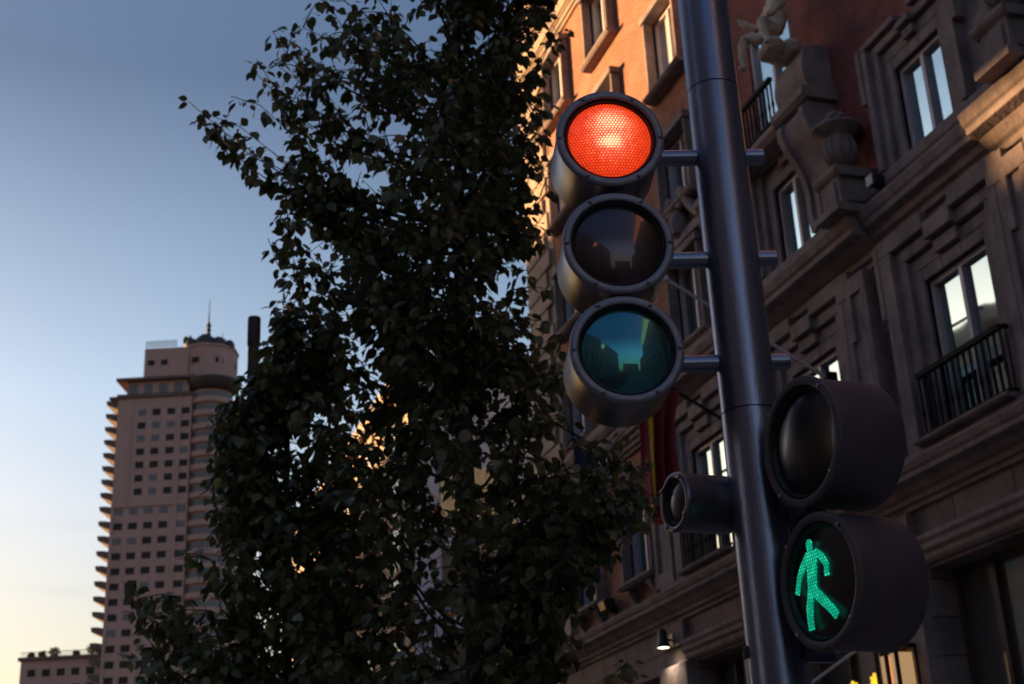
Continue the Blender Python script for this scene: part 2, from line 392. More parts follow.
shell.add([(BX+16,YS,0),(BX+16,YE,0),(BX+16,YE,TOP),(BX+16,YS,TOP)], [(0,1,2,3)])
shell.add([(BX+.6,YS,.4),(BX+.6,YE,.4),(BX+.6,YE,TOP),(BX+.6,YS,TOP)], [(0,1,2,3)])
part('rear_wall', shell, 'stone')
part('roof', MB().add([(BX-.2,YS-.1,TOP+.01),(BX+16.2,YS-.1,TOP+.01),(BX+16.2,YE+.2,TOP+.01),(BX-.2,YE+.2,TOP+.01)], [(0,1,2,3)]), 'bronze')
# quoins
q = MB(); z = 6.62; k = 0
part('wall', MB().box(BX-.02, BX+.3, 26.352, YE, 6.3, TOP), 'palestone')
while z < TOP-.6:
    h = .46; wd_ = 1.58 if k % 2 == 0 else 1.3
    q.box(BX-.10, BX+.2, YE+.06-wd_, YE+.06, z, z+h-.045); z += h; k += 1
part('quoin', q, 'palestone')
# windows -----------------------------------------------------------------
def window(o, frame_m='frame', mull=1, xr=BX+.09, transom=None, pane=None):
    a, b, c, d = o; og = (xr, (a+b)/2, c)
    fr = MB(); t = .07
    fr.box(xr-.05, xr+.05, a+.002, a+t, c+.002, d-.002); fr.box(xr-.05, xr+.05, b-t, b-.002, c+.002, d-.002)
    fr.box(xr-.048, xr+.05, a+t, b-t, c+.002, c+t); fr.box(xr-.048, xr+.05, a+t, b-t, d-t, d-.002)
    n = mull
    for i in range(n):
        y = a + (b-a)*(i+1)/(n+1)
        fr.box(xr-.052, xr+.05, y-.032, y+.032, c+t, d-t)
    if transom: fr.box(xr-.046, xr+.05, a+t, b-t, transom-.03, transom+.03)
    wo = obj('window', fr, M[frame_m], bld, og)
    pn = MB().add([(xr+.02,a+t,c+t),(xr+.02,b-t,c+t),(xr+.02,b-t,d-t),(xr+.02,a+t,d-t)], [(0,1,2,3)])
    obj('pane', pn, M[pane or ('shoppane' if frame_m == 'brownframe' else 'pane')], wo, og)
    return wo
for o in mez: window(o, pane='lowpane')
for o in brk1+f2+f3+f4+f5+f6: window(o, pane='curtainpane' if o[0] > 18 and o[2] > 12 else None)
for o in shops: window(o, 'brownframe', mull=2, xr=BX+.38, transom=4.2 if o[0] < 11 else None)
# surrounds ---------------------------------------------------------------
def eared(o, grand=False):
    """stepped stone surround with raised ears, three steps of moulding"""
    a, b, c, d = o; mb = MB()
    layers = [(.0, .20, .05), (.20, .40, .12), (.40, .66, .20)] if grand else [(.0,.20,.05),(.20,.36,.12),(.36,.48,.19)]
    ear = .42; up = .17
    for i, (i0, i1, p) in enumerate(layers):
        x0, x1 = BX-p, BX+.1
        mb.box(x0, x1, a-i1, a-i0, c, d+i0+up); mb.box(x0, x1, b+i0, b+i1, c, d+i0+up)
        mb.box(x0, x1, a-i1, a+ear-i0*.2, d+i0+up+.0005, d+i1+up-.03); mb.box(x0, x1, b-ear+i0*.2, b+i1, d+i0+up+.0005, d+i1+up-.03)
        mb.box(x0+.002, x1, a+ear-i0*.2, b-ear+i0*.2, d+i0, d+i1-.03)
        mb.box(x0+.004, x1, a-i0 if i else a, a+ear-i0*.2-.001, d+i0+up*0.0, d+i0+up) if i == 0 else None
        mb.box(x0+.004, x1, b-ear+i0*.2+.001, b, d+i0, d+i0+up) if i == 0 else None
    # small side ears at head height
    mb.box(BX-.21, BX+.1, a-layers[2][1]-.10, a-layers[2][1]+.0, d-.25, d+layers[2][1]+up-.06); mb.box(BX-.21, BX+.1, b+layers[2][1], b+layers[2][1]+.10, d-.25, d+layers[2][1]+up-.06)
    return mb
for o in mez: part('window_surround', eared(o, True), 'stone')
for o in f2:
    yc = (o[0]+o[1])/2
    if yc < 18: part('window_surround', eared(o), 'stone')
def plain_surround(o, p=.19, w=.07, head=.14):
    a, b, c, d = o
    mb = MB().box(BX-p, BX+.1, a-w, a, c, d).box(BX-p, BX+.1, b, b+w, c, d)
    mb.box(BX-p-.04, BX+.1, a-w-.04, b+w+.04, d+.001, d+head)
    mb.extr([(BX+.1,c-.10),(BX-p-.02,c-.10),(BX-p-.08,c-.05),(BX-p-.08,c-.002),(BX+.1,c-.002)], a-w-.12, b+w+.12)
    return mb
for o in f2+f3+f4+f5+f6+brk1:
    yc = (o[0]+o[1])/2
    if yc > 18 or o[2] > 14.9 or (o[2] > 13 and yc < 15): part('window_surround', plain_surround(o), 'stone')
# scroll pediment above the bay-three window
for o in [f2[8]]:
    a, b, c, d = o; mb = MB()
    for sgn in (-1, 1):
        pts = []
        for t in range(13):
            u = t/12; y = (a+b)/2 + sgn*(.95 - .75*u); z = d+.42 + .75*math.sin(u*math.pi*.5)*u
            pts.append((BX-.16, y, z))
        for t in range(10):
            an = t/9*5.2; r = .17*(1-t/13)
            pts.append((BX-.16, (a+b)/2+sgn*(.2) + sgn*r*math.sin(an), d+.42+.75-.17+r*math.cos(an)))
        mb.tube(pts, .09, 8)
    mb.lathe([(.02,-.3),(.16,-.22),(.20,0),(.13,.18),(.02,.3)], 12, (BX-.15,(a+b)/2,d+.62))
    mb.box(BX-.18, BX+.1, a-.55, b+.55, d+.23, d+.40)
    part('pediment', mb, 'stone', smooth=True)
# cornices ----------------------------------------------------------------
def corn(z0, h, p, x=BX):   # generic stepped cornice profile, top at z0+h
    return [(x+.12,z0),(x-.06,z0),(x-.06,z0+h*.14),(x-.12,z0+h*.16),(x-.12,z0+h*.30),(x-.18*1,z0+h*.36),(x-p*.55,z0+h*.52),(x-p*.85,z0+h*.58),
            (x-p*.85,z0+h*.72),(x-p*.92,z0+h*.76),(x-p,z0+h*.93),(x-p,z0+h),(x+.12,z0+h*1.02)]
c = MB()
c.extr(corn(9.30,.62,.36), 11.6, 14.12)
part('cornice', c, 'stone')
c = MB(); c.extr(corn(9.26,.62,.52), 14.121, 21.9); part('cornice', c, 'stone')
c = MB(); c.extr(corn(9.26,.62,.52), YS, 11.599); part('cornice', c, 'stone')
c = MB(); c.extr(corn(9.32,.50,.28), 21.901, 26.4); part('cornice', c, 'stone')
# sill course above the cornice
c = MB(); c.extr([(BX+.1,9.99),(BX-.12,9.99),(BX-.20,10.10),(BX-.20,10.24),(BX-.16,10.28),(BX+.1,10.285)], YS, 26.3); part('cornice', c, 'stone')
c = MB(); c.box(BX-.05, BX+.1, 11.3, 14.5, 9.90, 9.99); part('cornice', c, 'stone')
# cornice between ground floor and first floor
c = MB(); c.extr(corn(5.92,.46,.42), YS, YE+.1); c.extr([(BX+.1,6.385),(BX-.26,6.385),(BX-.26,6.50),(BX-.22,6.515),(BX+.1,6.515)], YS, 21.6); part('cornice', c, 'stone')
# moulding over shopfronts
c = MB(); c.extr([(BX+.1,5.22),(BX-.05,5.22),(BX-.10,5.27),(BX-.10,5.33),(BX-.16,5.37),(BX-.16,5.44),(BX-.20,5.48),(BX-.20,5.54),(BX+.1,5.56)], YS, 21.2); part('cornice', c, 'stone')
# string course high up and crowning cornice
c = MB(); c.extr(corn(20.15,.45,.24), YS, YE+.1); part('cornice', c, 'palestone')
c = MB(); c.extr(corn(TOP-1.0,1.0,.8), YS, YE+.1); part('cornice', c, 'stone')
# pilasters ---------------------------------------------------------------
def pilaster(y0, y1, z0, z1, p=.16):
    mb = MB().box(BX-p, BX+.1, y0, y1, z0, z1)
    t = .14
    for a, b in ((y0+.0, y0+t), (y1-t, y1)):
        mb.box(BX-p-.05, BX-p+.02, a, b, z0+.25, z1-.25)
    mb.box(BX-p-.052, BX-p+.02, y0, y1, z1-.25, z1-.002); mb.box(BX-p-.06, BX-p+.02, y0-.03, y1+.03, z0, z0+.25)
    return mb
for yc in (14.75, 18.2, 21.5, 11.35, 7.9, 4.4, .95):
    part('pilaster', pilaster(yc-.36, yc+.36, 6.52, 9.25), 'stone')
part('pilaster', MB().box(BX-.12, BX+.1, 17.55, 18.35, 10.3, TOP-1.05), 'stone')
part('pilaster', MB().box(BX-.05, BX+.1, 11.0, 11.9, 10.3, TOP-1.05), 'stone')
for y0, y1 in ((14.35,15.25),(17.75,18.85),(21.1,22.2),(10.6,11.85)):
    part('pilaster', MB().box(BX-.14, BX+.1, y0, y1, 0, 5.215).box(BX-.11, BX+.1, y0+.05, y1-.05, 5.56, 5.91), 'stone')
# consoles with scrolls, blocks, balcony of the second upper floor -------------
def console(yc):
    prof = [(BX+.1,10.3),(BX-.14,10.3),(BX-.17,10.55),(BX-.16,10.85),(BX-.20,11.1),(BX-.30,11.35),(BX-.42,11.55),(BX-.50,11.75),(BX-.49,11.93),(BX-.40,12.02),(BX+.1,12.02)]
    mb = MB().extr(prof, yc-.32, yc+.32)
    prof2 = [(x-.05 if x < BX else x, z) for x, z in prof]
    mb.extr(prof2, yc-.38, yc-.26); mb.extr(prof2, yc+.26, yc+.38)
    for sgn in (-1,):
        mb.lathe([(.24,-.04),(.24,.0),(.20,.03),(.17,.0),(.13,.03),(.10,.0),(.05,.035),(.001,.04)], 24, (BX-.22, yc-.38, 11.62), 'Y')
    return mb
for yc in (15.12, 17.85):
    part('console', console(yc), 'stone', smooth=True)
    mb = MB().extr([(BX+.1,12.03),(BX-.50,12.03),(BX-.56,12.09),(BX-.56,12.2),(BX-.44,12.22),(BX+.1,12.22)], yc-.47, yc+.47)
    pr = [(BX-.42,12.225)]+[(BX-.42-.06*math.sin(t/8*math.pi), 12.25+.55*t/8) for t in range(9)]+[(BX-.38,12.9),(BX-.25,12.96),(BX+.1,12.96),(BX+.1,12.225)]
    mb.extr(pr, yc-.41, yc+.41)
    part('pedestal_block', mb, 'stone', smooth=True)
balc = MB().extr([(BX+.1,12.03),(BX-.38,12.03),(BX-.46,12.12),(BX-.46,12.2),(BX-.42,12.24),(BX+.1,12.24)], 15.705, 17.265)
bo = part('balcony', balc, 'stone')
def railing(x, y0, y1, z0, z1, parent, ret=True, step=.115):
    mb = MB()
    mb.box(x-.038, x+.038, y0, y1, z1-.06, z1); mb.box(x-.022, x+.022, y0, y1, z0+.05, z0+.08)
    n = max(2, int((y1-y0)/step))
    for i in range(n+1):
        y = y0+.012 + (y1-y0-.024)*i/n
        mb.tube([(x,y,z0),(x,y,z0+.25),(x,y,z0+.32),(x,y,z0+.39),(x,y,z1-.05)], [.017,.017,.026,.017,.017], 6)
    if ret:
        for y in (y0, y1):
            mb.box(x+.03, BX+.1, y-.028, y+.028, z1-.044, z1-.001); mb.box(x+.03, BX+.1, y-.02, y+.02, z0+.051, z0+.079)
            for k in range(1, 3):
                xx = x + (BX-x)*k/3
                mb.tube([(xx,y,z0),(xx,y,z1-.05)], .011, 6)
    return part('railing', mb, 'iron', parent, True)
railing(BX-.40, 15.72, 17.25, 12.24, 13.02, bo, False)
for y in BAYS+BACKBAYS[:2]:
    s = MB().extr([(BX+.1,6.516),(BX-.34,6.516),(BX-.38,6.54),(BX-.38,6.575),(BX+.1,6.58)], y-.92, y+.92)
    s = part('balcony', s, 'stone'); railing(BX-.22, y-.82, y+.82, 6.58, 7.42, s)
# brackets below the lower brick windows
for y in BRK:
    for dy in (-.5, .5):
        part('corbel', MB().extr([(BX+.1,6.5),(BX-.05,6.5),(BX-.10,6.62),(BX-.20,6.76),(BX-.20,6.805),(BX+.1,6.805)], y+dy-.09, y+dy+.09), 'stone')

# ------------------------------------------------------------------ urns, statue
def urn(yc, x, label):
    t = thing('stone_urn', (x, yc, 9.9), label, 'urn', 'stone urns on the cornice')
    og = (x, yc, 9.9)
    p = MB().box(x-.36, x+.34, yc-.30, yc+.30, 9.885, 9.99).box(x-.24, x+.28, yc-.23, yc+.23, 9.99, 10.42)
    p.box(x-.265, x-.235, yc-.15, yc+.15, 10.06, 10.36); p.box(x-.16, x+.2, yc-.255, yc-.225, 10.06, 10.36)
    p.extr([(x-.24,10.42),(x-.29,10.47),(x-.31,10.51),(x-.31,10.55),(x+.34,10.55),(x+.34,10.52),(x+.3,10.48),(x+.28,10.42)], yc-.30, yc+.30)
    obj('pedestal', p, M['stone'], t, og)
    pr = [(.16,10.57),(.16,10.61),(.09,10.66),(.08,10.72),(.15,10.79),(.24,10.90),(.27,11.02),(.25,11.14),(.22,11.22),(.25,11.27),(.38,11.33),(.42,11.37),(.40,11.41),(.26,11.44),(.20,11.50),(.12,11.58),(.10,11.62),(.13,11.67),(.05,11.73),(.001,11.76)]
    b = MB().lathe([(r*.84, 10.55+(z-10.57)*.88-9.9) for r, z in pr], 24, (x, yc, 9.9))
    for k in range(12):
        a = k/12*2*math.pi
        b.tube([(x+r*.84*math.cos(a)*1.02, yc+r*.84*math.sin(a)*1.02, 10.55+(zz-10.57)*.88) for r, zz in ((.10,10.74),(.2,10.84),(.265,10.98),(.26,11.1),(.225,11.2))], [.012,.022,.03,.025,.012], 6)
    obj('vase', b, M['stone'], t, og, True)
    kn = MB()
    for k in range(5):
        a = k/5*2*math.pi
        kn.lathe([(.001,-.05),(.045,-.02),(.05,.01),(.03,.045),(.001,.06)], 8, (x+.10*math.cos(a), yc+.10*math.sin(a), 11.47))
    obj('finial', kn, M['stone'], t, og, True)
    return t
urn(14.30, 9.66, 'dark stone urn on a pedestal beside the scroll console, left of the upper window')
urn(10.62, 9.62, 'stone urn on a pedestal above the sunlit cornice, right of the upper window')

def figure(name, joints, edges, m, label, cat, base):
    """one continuous skin of tapered limbs: joints = [(x,y,z,r)], first joint is the root"""
    me = bpy.data.meshes.new(name); og = Vector(base)
    me.from_pydata([tuple(Vector(j[:3])-og) for j in joints], edges, []); me.update()
    me.materials.append(m)
    o = bpy.data.objects.new(name, me); col.objects.link(o); o.location = og
    sk = o.modifiers.new('skin', 'SKIN'); sk.use_smooth_shade = True
    ss = o.modifiers.new('sub', 'SUBSURF'); ss.levels = 2; ss.render_levels = 2
    for i, j in enumerate(joints):
        me.skin_vertices[0].data[i].radius = (j[3], j[3]); me.skin_vertices[0].data[i].use_root = (i == 0)
    tx = bpy.data.textures.new('carving', 'CLOUDS'); tx.noise_scale = .11
    dm = o.modifiers.new('carve', 'DISPLACE'); dm.texture = tx; dm.strength = .07; dm.mid_level = .5
    tag(o, label, cat); return o
X0 = 9.55
J = [(X0,15.20,13.16,.15),(X0+.02,15.24,13.40,.15),(X0+.03,15.28,13.66,.18),(X0+.02,15.28,13.82,.09),(X0-.01,15.27,13.90,.06),(X0-.04,15.27,14.02,.10),(X0-.05,15.27,14.14,.085),
     (X0-.14,15.10,13.14,.11),(X0-.42,15.00,13.20,.085),(X0-.46,14.86,12.92,.065),(X0-.46,14.78,12.68,.04),(X0-.56,14.74,12.62,.04),
     (X0-.12,15.36,13.14,.11),(X0-.36,15.62,13.30,.085),(X0-.42,15.66,13.0,.065),(X0-.44,15.60,12.74,.04),(X0-.54,15.57,12.70,.04),
     (X0+.0,15.02,13.74,.075),(X0-.08,14.86,13.50,.055),(X0-.26,14.92,13.30,.042),(X0-.34,14.96,13.29,.04),
     (X0+.02,15.54,13.74,.075),(X0-.02,15.78,13.62,.055),(X0-.20,15.92,13.80,.042),(X0-.26,15.95,13.88,.04)]
Eg = [(0,1),(1,2),(2,3),(3,4),(4,5),(5,6),(0,7),(7,8),(8,9),(9,10),(10,11),(0,12),(12,13),(13,14),(14,15),(15,16),(2,17),(17,18),(18,19),(19,20),(2,21),(21,22),(22,23),(23,24)]
J = [(x, y, z+.27, r_) for x, y, z, r_ in J]
mb = MB(); rk = random.Random(4)
for k in range(9):
    mb.lathe([(.001,-.12),(.13,-.08),(.17,0),(.12,.10),(.001,.15)], 9, (X0-.10+rk.uniform(-.22,.2), 15.2+rk.uniform(-.2,.2), 13.07+rk.uniform(-.03,.04)))
part('rock_plinth', mb, 'statue')
st_ = figure('statue', J, Eg, M['statue'], 'pale carved stone figure seated above the scroll console with legs hanging', 'statue', (X0,15.2,12.96))

# ------------------------------------------------------------------ flags
def flag(y, xs, ztop, zbot, bands, label, seed, tip=(7.6, 9.45), base=(10.0, 8.13), folds=6, depth=.13, pole_m='frame'):
    rnd = random.Random(seed)
    t = thing('flag', (BX-.1, y, base[1]), label, 'flag', 'flags hanging from the building')
    og = (BX-.1, y, base[1])
    p = MB().tube([(base[0]-.1, y, base[1]+.04), (tip[0], y, tip[1])], [.03,.022], 10); obj('pole', p, M[pole_m], t, og, True)
    b = MB().lathe([(.001,-.05),(.035,-.035),(.05,0),(.035,.035),(.001,.05)], 12, (tip[0]-.03, y, tip[1]+.02)); obj('ball_finial', b, M[pole_m], t, og, True)
    s = MB().box(base[0]-.16, base[0]-.0, y-.07, y+.07, base[1]-.13, base[1]+.13); obj('bracket', s, M['iron'], t, og)
    n, mrow = 28, 22
    for (u0, u1, mm, nm) in bands:
        vsn = []; idx = {}
        cloth = MB()
        nn = max(3, int(n*(u1-u0)))
        for j in range(mrow+1):
            vj = j/mrow
            for i in range(nn+1):
                u = u0+(u1-u0)*i/nn
                ph = u*folds*2*math.pi
                x = xs[0]+(xs[1]-xs[0])*u*(1-.25*vj) + .05*math.sin(vj*4+u*3)
                zt = base[1]+(tip[1]-base[1])*(base[0]-x)/(base[0]-tip[0]) - .02
                z = (ztop if ztop is not None else zt)*(1-vj) + (zbot+.35*abs(u-.4)+.12*math.sin(u*9))*vj if vj > 0 else zt
                z = zt*(1-vj)+(zbot+.35*abs(u-.4)+.12*math.sin(u*9))*vj
                yy = y + (.35+.65*vj)*depth*math.sin(ph+vj*1.3) + .05*math.sin(vj*5)
                cloth.v.append((x, yy, z))
        for j in range(mrow):
            for i in range(nn):
                a = j*(nn+1)+i; cloth.f.append((a, a+1, a+nn+2, a+nn+1))
        co = obj('cloth', cloth, mm, t, og, 'all')
        sd = co.modifiers.new('solid', 'SOLIDIFY'); sd.thickness = .004
fr_ = mat('red_flag_cloth', (.22,.012,.015), .8, var=.15, vscale=3)
fy_ = mat('yellow_flag_cloth', (.62,.36,.02), .8, var=.1, vscale=3)
fb_ = mat('blue_flag_cloth', (.020,.026,.085), .8, var=.15, vscale=3)
flag(15.72, (8.24,8.95), None, 7.2, [(0,1,fr_,'red')], 'plain dark red flag hanging limp behind the grey traffic light pole', 1, folds=4)
flag(18.2, (8.10,8.80), None, 6.75, [(0,.16,fr_,'r'),(.16,.36,fy_,'y'),(.36,1,fr_,'r')], 'limp flag with red and yellow stripes between the tree and the small signal', 2, folds=3, depth=.2, pole_m='iron')
flag(21.3, (8.2,8.9), None, 6.6, [(0,1,fb_,'b')], 'limp dark blue flag hanging behind the leafy right branch of the tree', 3, folds=3, depth=.2, pole_m='iron')

# ------------------------------------------------------------------ small fittings on the facade
def floodlight(x, y, z, label, yaw):
    t = thing('floodlight', (x,y,z), label, 'floodlight')
    og = (x,y,z)
    obj('bracket', MB().tube([(x,y,z),(x,y,z+.12),(x-.03,y,z+.2)], .018, 8).box(x-.05,x+.05,y-.05,y+.05,z-.001,z+.02), M['iron'], t, og)
    h = MB().box(x-.12, x+.06, y-.07, y+.07, z+.16, z+.29).box(x-.15, x-.121, y-.085, y+.085, z+.145, z+.305)
    for k in range(4): h.box(x+.061, x+.085, y-.065+k*.036, y-.05+k*.036, z+.17, z+.28)
    obj('housing', h, M['lampbody'], t, og)
    obj('glass', MB().box(x-.156, x-.151, y-.07, y+.07, z+.16, z+.29), M['lowpane'], t, og)
floodlight(9.76, 13.66, 9.925, 'small dark floodlight on the cornice below the upper window', 0)
def wallbox(x, y, z, label):
    t = thing('floodlight', (x,y,z), label, 'floodlight'); og = (x,y,z)
    obj('bracket', MB().box(x-.02, x+.12, y-.04, y+.04, z, z+.05).box(x+.10, x+.13, y-.08, y+.08, z-.08, z+.10), M['iron'], t, og)
    obj('housing', MB().extr([(x-.14,z+.05),(x-.18,z+.2),(x-.12,z+.26),(x+.06,z+.26),(x+.06,z+.05)], y-.13, y+.13), M['lampbody'], t, og)
wallbox(9.87, 24.25, 6.62, 'small black floodlight on the orange brick between the two low windows')
def walllamp(x, y, z, label, lit=True):
    t = thing('wall_lamp', (x,y,z), label, 'wall lamp', 'wall lamps over the shopfront'); og = (x,y,z)
    obj('arm', MB().tube([(BX-.1,y,z+.12),(x,y,z+.12)], .02, 8).box(BX-.13, BX-.11, y-.07, y+.07, z+.02, z+.22), M['lampbody'], t, og, True)
    obj('shade', MB().lathe([(.05,.30),(.07,.28),(.08,.1),(.13,-.02),(.125,-.02),(.075,.09),(.001,.10)], 20, (x,y,z)), M['lampbody'], t, og, True)
    obj('bulb', MB().lathe([(.001,-.015),(.06,-.01),(.11,.0),(.001,.02)], 16, (x,y,z)), M['lampglow'], t, og, True)
    ld = bpy.data.lights.new('lamp_light', 'SPOT'); lo = bpy.data.objects.new('lamp_light', ld); col.objects.link(lo)
    lo.parent = t; lo.location = (0,0,-.03); ld.energy = 11; ld.color = (1,.80,.55); ld.spot_size = R_(125); ld.spot_blend = .6; ld.shadow_soft_size = .06
walllamp(9.72, 21.62, 5.52, 'small lit downlight on the grey stone above the shopfront, left of the pole')
# lit lantern box and star lights in the shop bay behind the pedestrian signal
def lantern(x, y, z):
    t = thing('wall_lantern', (x,y,z), 'warm lit glass lantern box beside the shop window under the pedestrian signal', 'lantern'); og = (x,y,z)
    fr = MB().box(x-.16,x+.16,y-.24,y+.24,z+.56,z+.60).box(x-.16,x+.16,y-.24,y+.24,z-.04,z)
    for yy in (-.24,-.02,.20):
        fr.box(x-.16,x-.12,y+yy,y+yy+.04,z,z+.56); fr.box(x+.12,x+.16,y+yy,y+yy+.04,z,z+.56)
    fr.box(x+.16, BX+.1, y-.05, y+.05, z+.2, z+.3)
    obj('frame', fr, M['iron'], t, og)
    g = MB()
    for yy in (-.19,.03): g.box(x-.11, x+.10, y+yy, y+yy+.155, z+.02, z+.5)
    obj('glow_panel', g, M['shopglow'], t, og)
lantern(9.72, 14.80, 3.74)
def star(x, y, z, label):
    t = MB(); n = 8; pts = []
    for k in range(2*n):
        r = .12 if k % 2 == 0 else .035; a = k*math.pi/n
        pts.append((r*math.cos(a), r*math.sin(a)))
    vs = [(x-.02, y+p, z+q_) for p, q_ in pts]+[(x+.02, y+p, z+q_) for p, q_ in pts]+[(x-.06,y,z),(x+.06,y,z)]
    m2 = 2*n; fs = []
    for k in range(m2):
        j = (k+1) % m2; fs += [(k,j,2*m2),(j+m2,k+m2,2*m2+1),(k,j,j+m2,k+m2)]
    t.add(vs, fs); o = obj('star_light', t, M['star'], None, (x,y,z)); tag(o, label, 'star light', 'yellow star lights in the shop bay')
star(9.86, 15.55, 4.02, 'glowing yellow star light nearer the lantern box, lower edge of the photo')
star(9.86, 16.08, 4.0, 'dimmer yellow star light farther from the lantern box, behind the pole side')
aw = MB().tube([(BX-.1,15.30,4.62),(BX-1.0,16.3,3.9)], .02, 8)
o = obj('awning_arm', aw, M['frame'], None, (BX,15.2,4.5), True); tag(o, 'thin slanting grey rod below the green walking figure signal', 'rod')

# ------------------------------------------------------------------ neighbours
def block_building(name, label, x0, x1, y0, y1, h, m, face, nx=6, nz=6, foot=None, wz0=5., setb=False, extra=None):
    t = thing(name, ((x0+x1)/2, (y0+y1)/2, 0), label, 'building'); og = ((x0+x1)/2, (y0+y1)/2, 0)
    mb = MB().extrz(foot, 0, h) if foot else MB().box(x0,x1,y0,y1,0,h)
    obj('wall', mb, M[m], t, og)
    cm = MB().box(x0-.35, x1+.35, y0-.0, y1+.0, h-.9, h-.35) if not foot else MB().extrz([(px+(.35 if px == max(f[0] for f in foot) else 0), py) for px, py in foot], h-.9, h-.35)
    obj('cornice', cm, M[m], t, og)
    xs = x0 if face == '-x' else x1
    sg = -1 if face == '-x' else 1
    proto = None
    ya, yb = (y0, y1)
    if foot:
        e = [p for p in foot if abs(p[0]-xs) < 1e-3]; ya, yb = min(p[1] for p in e), max(p[1] for p in e)
    for i in range(nx):
        for j in range(nz):
            yc = ya+(yb-ya)*(i+.5)/nx; zc = wz0+(h-1.5-wz0)*(j+.5)/nz
            loc = (xs, yc, zc)
            if proto is None:
                f = MB().box(xs-.08, xs+.08, yc-.75, yc-.6, zc-1., zc+1.1).box(xs-.08, xs+.08, yc+.6, yc+.75, zc-1., zc+1.1).box(xs-.12, xs+.12, yc-.85, yc+.85, zc-1.15, zc-1.).box(xs-.10, xs+.10, yc-.85, yc+.85, zc+1.1, zc+1.3)
                f.box(xs-.03, xs+.03, yc-.04, yc+.04, zc-1, zc+1.1)
                proto = obj('window', f, M[m], t, loc)
                obj('pane', MB().box(xs-.02, xs+.02, yc-.6, yc+.6, zc-1., zc+1.1), M['pane'], proto, loc)
            else:
                copy_tree(proto, t, (loc[0]-og[0], loc[1]-og[1], loc[2]))
    return t
block_building('apartment_building', 'sunlit cream apartment building glimpsed through gaps in the tall tree', 10.0, 24.0, 40.0, 64.0, 18.0, 'plaster', '-x', 6, 7)
nb = bpy.data.objects['apartment_building']
obj('end_wall', MB().box(10.05, 23.9, 39.94, 39.998, .05, 17.0), M['bluewall'], nb, (17,40,0))
for i in range(4):
    for j in range(5):
        f = MB().box(10.9+i*3.1, 13.3+i*3.1, 39.90, 39.95, 2.2+j*2.5, 4.3+j*2.5)
        obj('glazing', f, M['pane'], nb, (11.9+i*3.1, 40, 3.2+j*2.5))
tn = math.tan(R_(-SUN_AZ))
# across the street, out of frame: their roofline shades the lower facade and shows in the glass
block_building('corner_building', 'grey stone corner building across the street, reflected in window glass', -32, -20, 46.9, 53.6, 26.3, 'opp', '+x', 2, 7, foot=[(-20,46.9),(-20,53.6),(-20-5*tn,53.6)])
ab = bpy.data.objects['corner_building']
obj('sun_cut_block', MB().extrz([(-20.02,42.5),(-20.02,47.0),(-23,50.5),(-23,46)], 15.05, 25.5), M['opp'], ab, LOC['corner_building'])  # added unseen block over the alley, cutting off the sun patch above
block_building('office_building', 'long grey stone office building across the street behind the viewpoint', -34, -20, 8, 43, 27.0, 'opp', '+x', 10, 6, foot=[(-20,8),(-20,42.6),(-34,42.6+14/tn),(-34,8)])
block_building('low_building', 'lower grey stone building farther along the opposite pavement', -34, -20, 54.0, 84.0, 20.6, 'opp', '+x', 5, 5, foot=[(-20,54),(-20,84),(-34,84),(-34,46.9+14/tn),(-20-5.4*tn,54)])
block_building('sun_trim_building', 'unseen stone block added to trim the sun patch on the facade', -66, -50, 62, 96, 18.9, 'opp', '+x', 5, 5)  # added out of view to set the sun patch's lower edge
block_building('hotel_building', 'tall stone hotel across the street behind the viewpoint', -36, -19, -34, 3, 27, 'opp', '+x', 8, 6)
block_building('bank_building', 'stone bank building far down the street behind the viewpoint', -40, -22, -90, -46, 30, 'opp', '+x', 8, 6)
block_building('row_building', 'stone building next to the brick building behind the viewpoint', 9.5, 26, -46, -13, 29, 'opp', '-x', 8, 6)
block_building('terrace_building', 'stone terrace building far down the near pavement', 11, 26, -95, -50, 19, 'opp', '-x', 8, 5)

block_building('horizon_screen_building', 'unseen stone block added to hide the bright horizon behind the viewpoint', -19, 9.0, -130, -110, 15, 'opp', '+x', 3, 2)  # added out of view to keep the horizon glow out of the lenses
# ------------------------------------------------------------------ tower block
T0 = Vector((20.8257, 300.0, 0.0)); ta = R_(20)
U = Vector((math.cos(ta), -math.sin(ta), 0)); V = Vector((math.sin(ta), math.cos(ta), 0))   # u along the front, v into the depth
tw = thing('tower_block', tuple(T0), 'tall rose stone high rise with stacked side balconies and rooftop mast', 'tower')
def tp(u, v, z): p = T0+U*u+V*v; return (p.x, p.y, z)
def tbox(mb, u0, u1, v0, v1, z0, z1):
    c8 = [tp(u0,v0,z0),tp(u1,v0,z0),tp(u1,v1,z0),tp(u0,v1,z0),tp(u0,v0,z1),tp(u1,v0,z1),tp(u1,v1,z1),tp(u0,v1,z1)]
    return mb.add(c8, [(0,3,2,1),(4,5,6,7),(0,1,5,4),(1,2,6,5),(2,3,7,6),(3,0,4,7)])
OG = tuple(T0)
b = MB(); tbox(b, -12.6, 4.0, 0, 20, 0, 110.4); obj('wall', b, M['tower'], tw, OG)
b = MB().lathe([(4.6,0),(4.6,112.4)], 28, tp(7.4,4.6,0)); obj('corner_turret', b, M['tower'], tw, OG, True)
b = MB(); tbox(b, 3.9, 11.9, 4.6, 20, 0, 110.3); obj('wall', b, M['tower'], tw, OG)
b = MB(); tbox(b, -11.0, 3.0, .8, 18, 110.41, 114.2); obj('upper_storey', b, M['tower'], tw, OG)
b = MB(); tbox(b, -13.2, 4.6, -.6, 19, 114.21, 114.8); tbox(b, -15.0, -12.0, 1.0, 8, 110.41, 111.0); tbox(b, -12.8, 4.0, -.5, 0, 110.0, 110.9); obj('ledge', b, M['towerdark'], tw, OG)
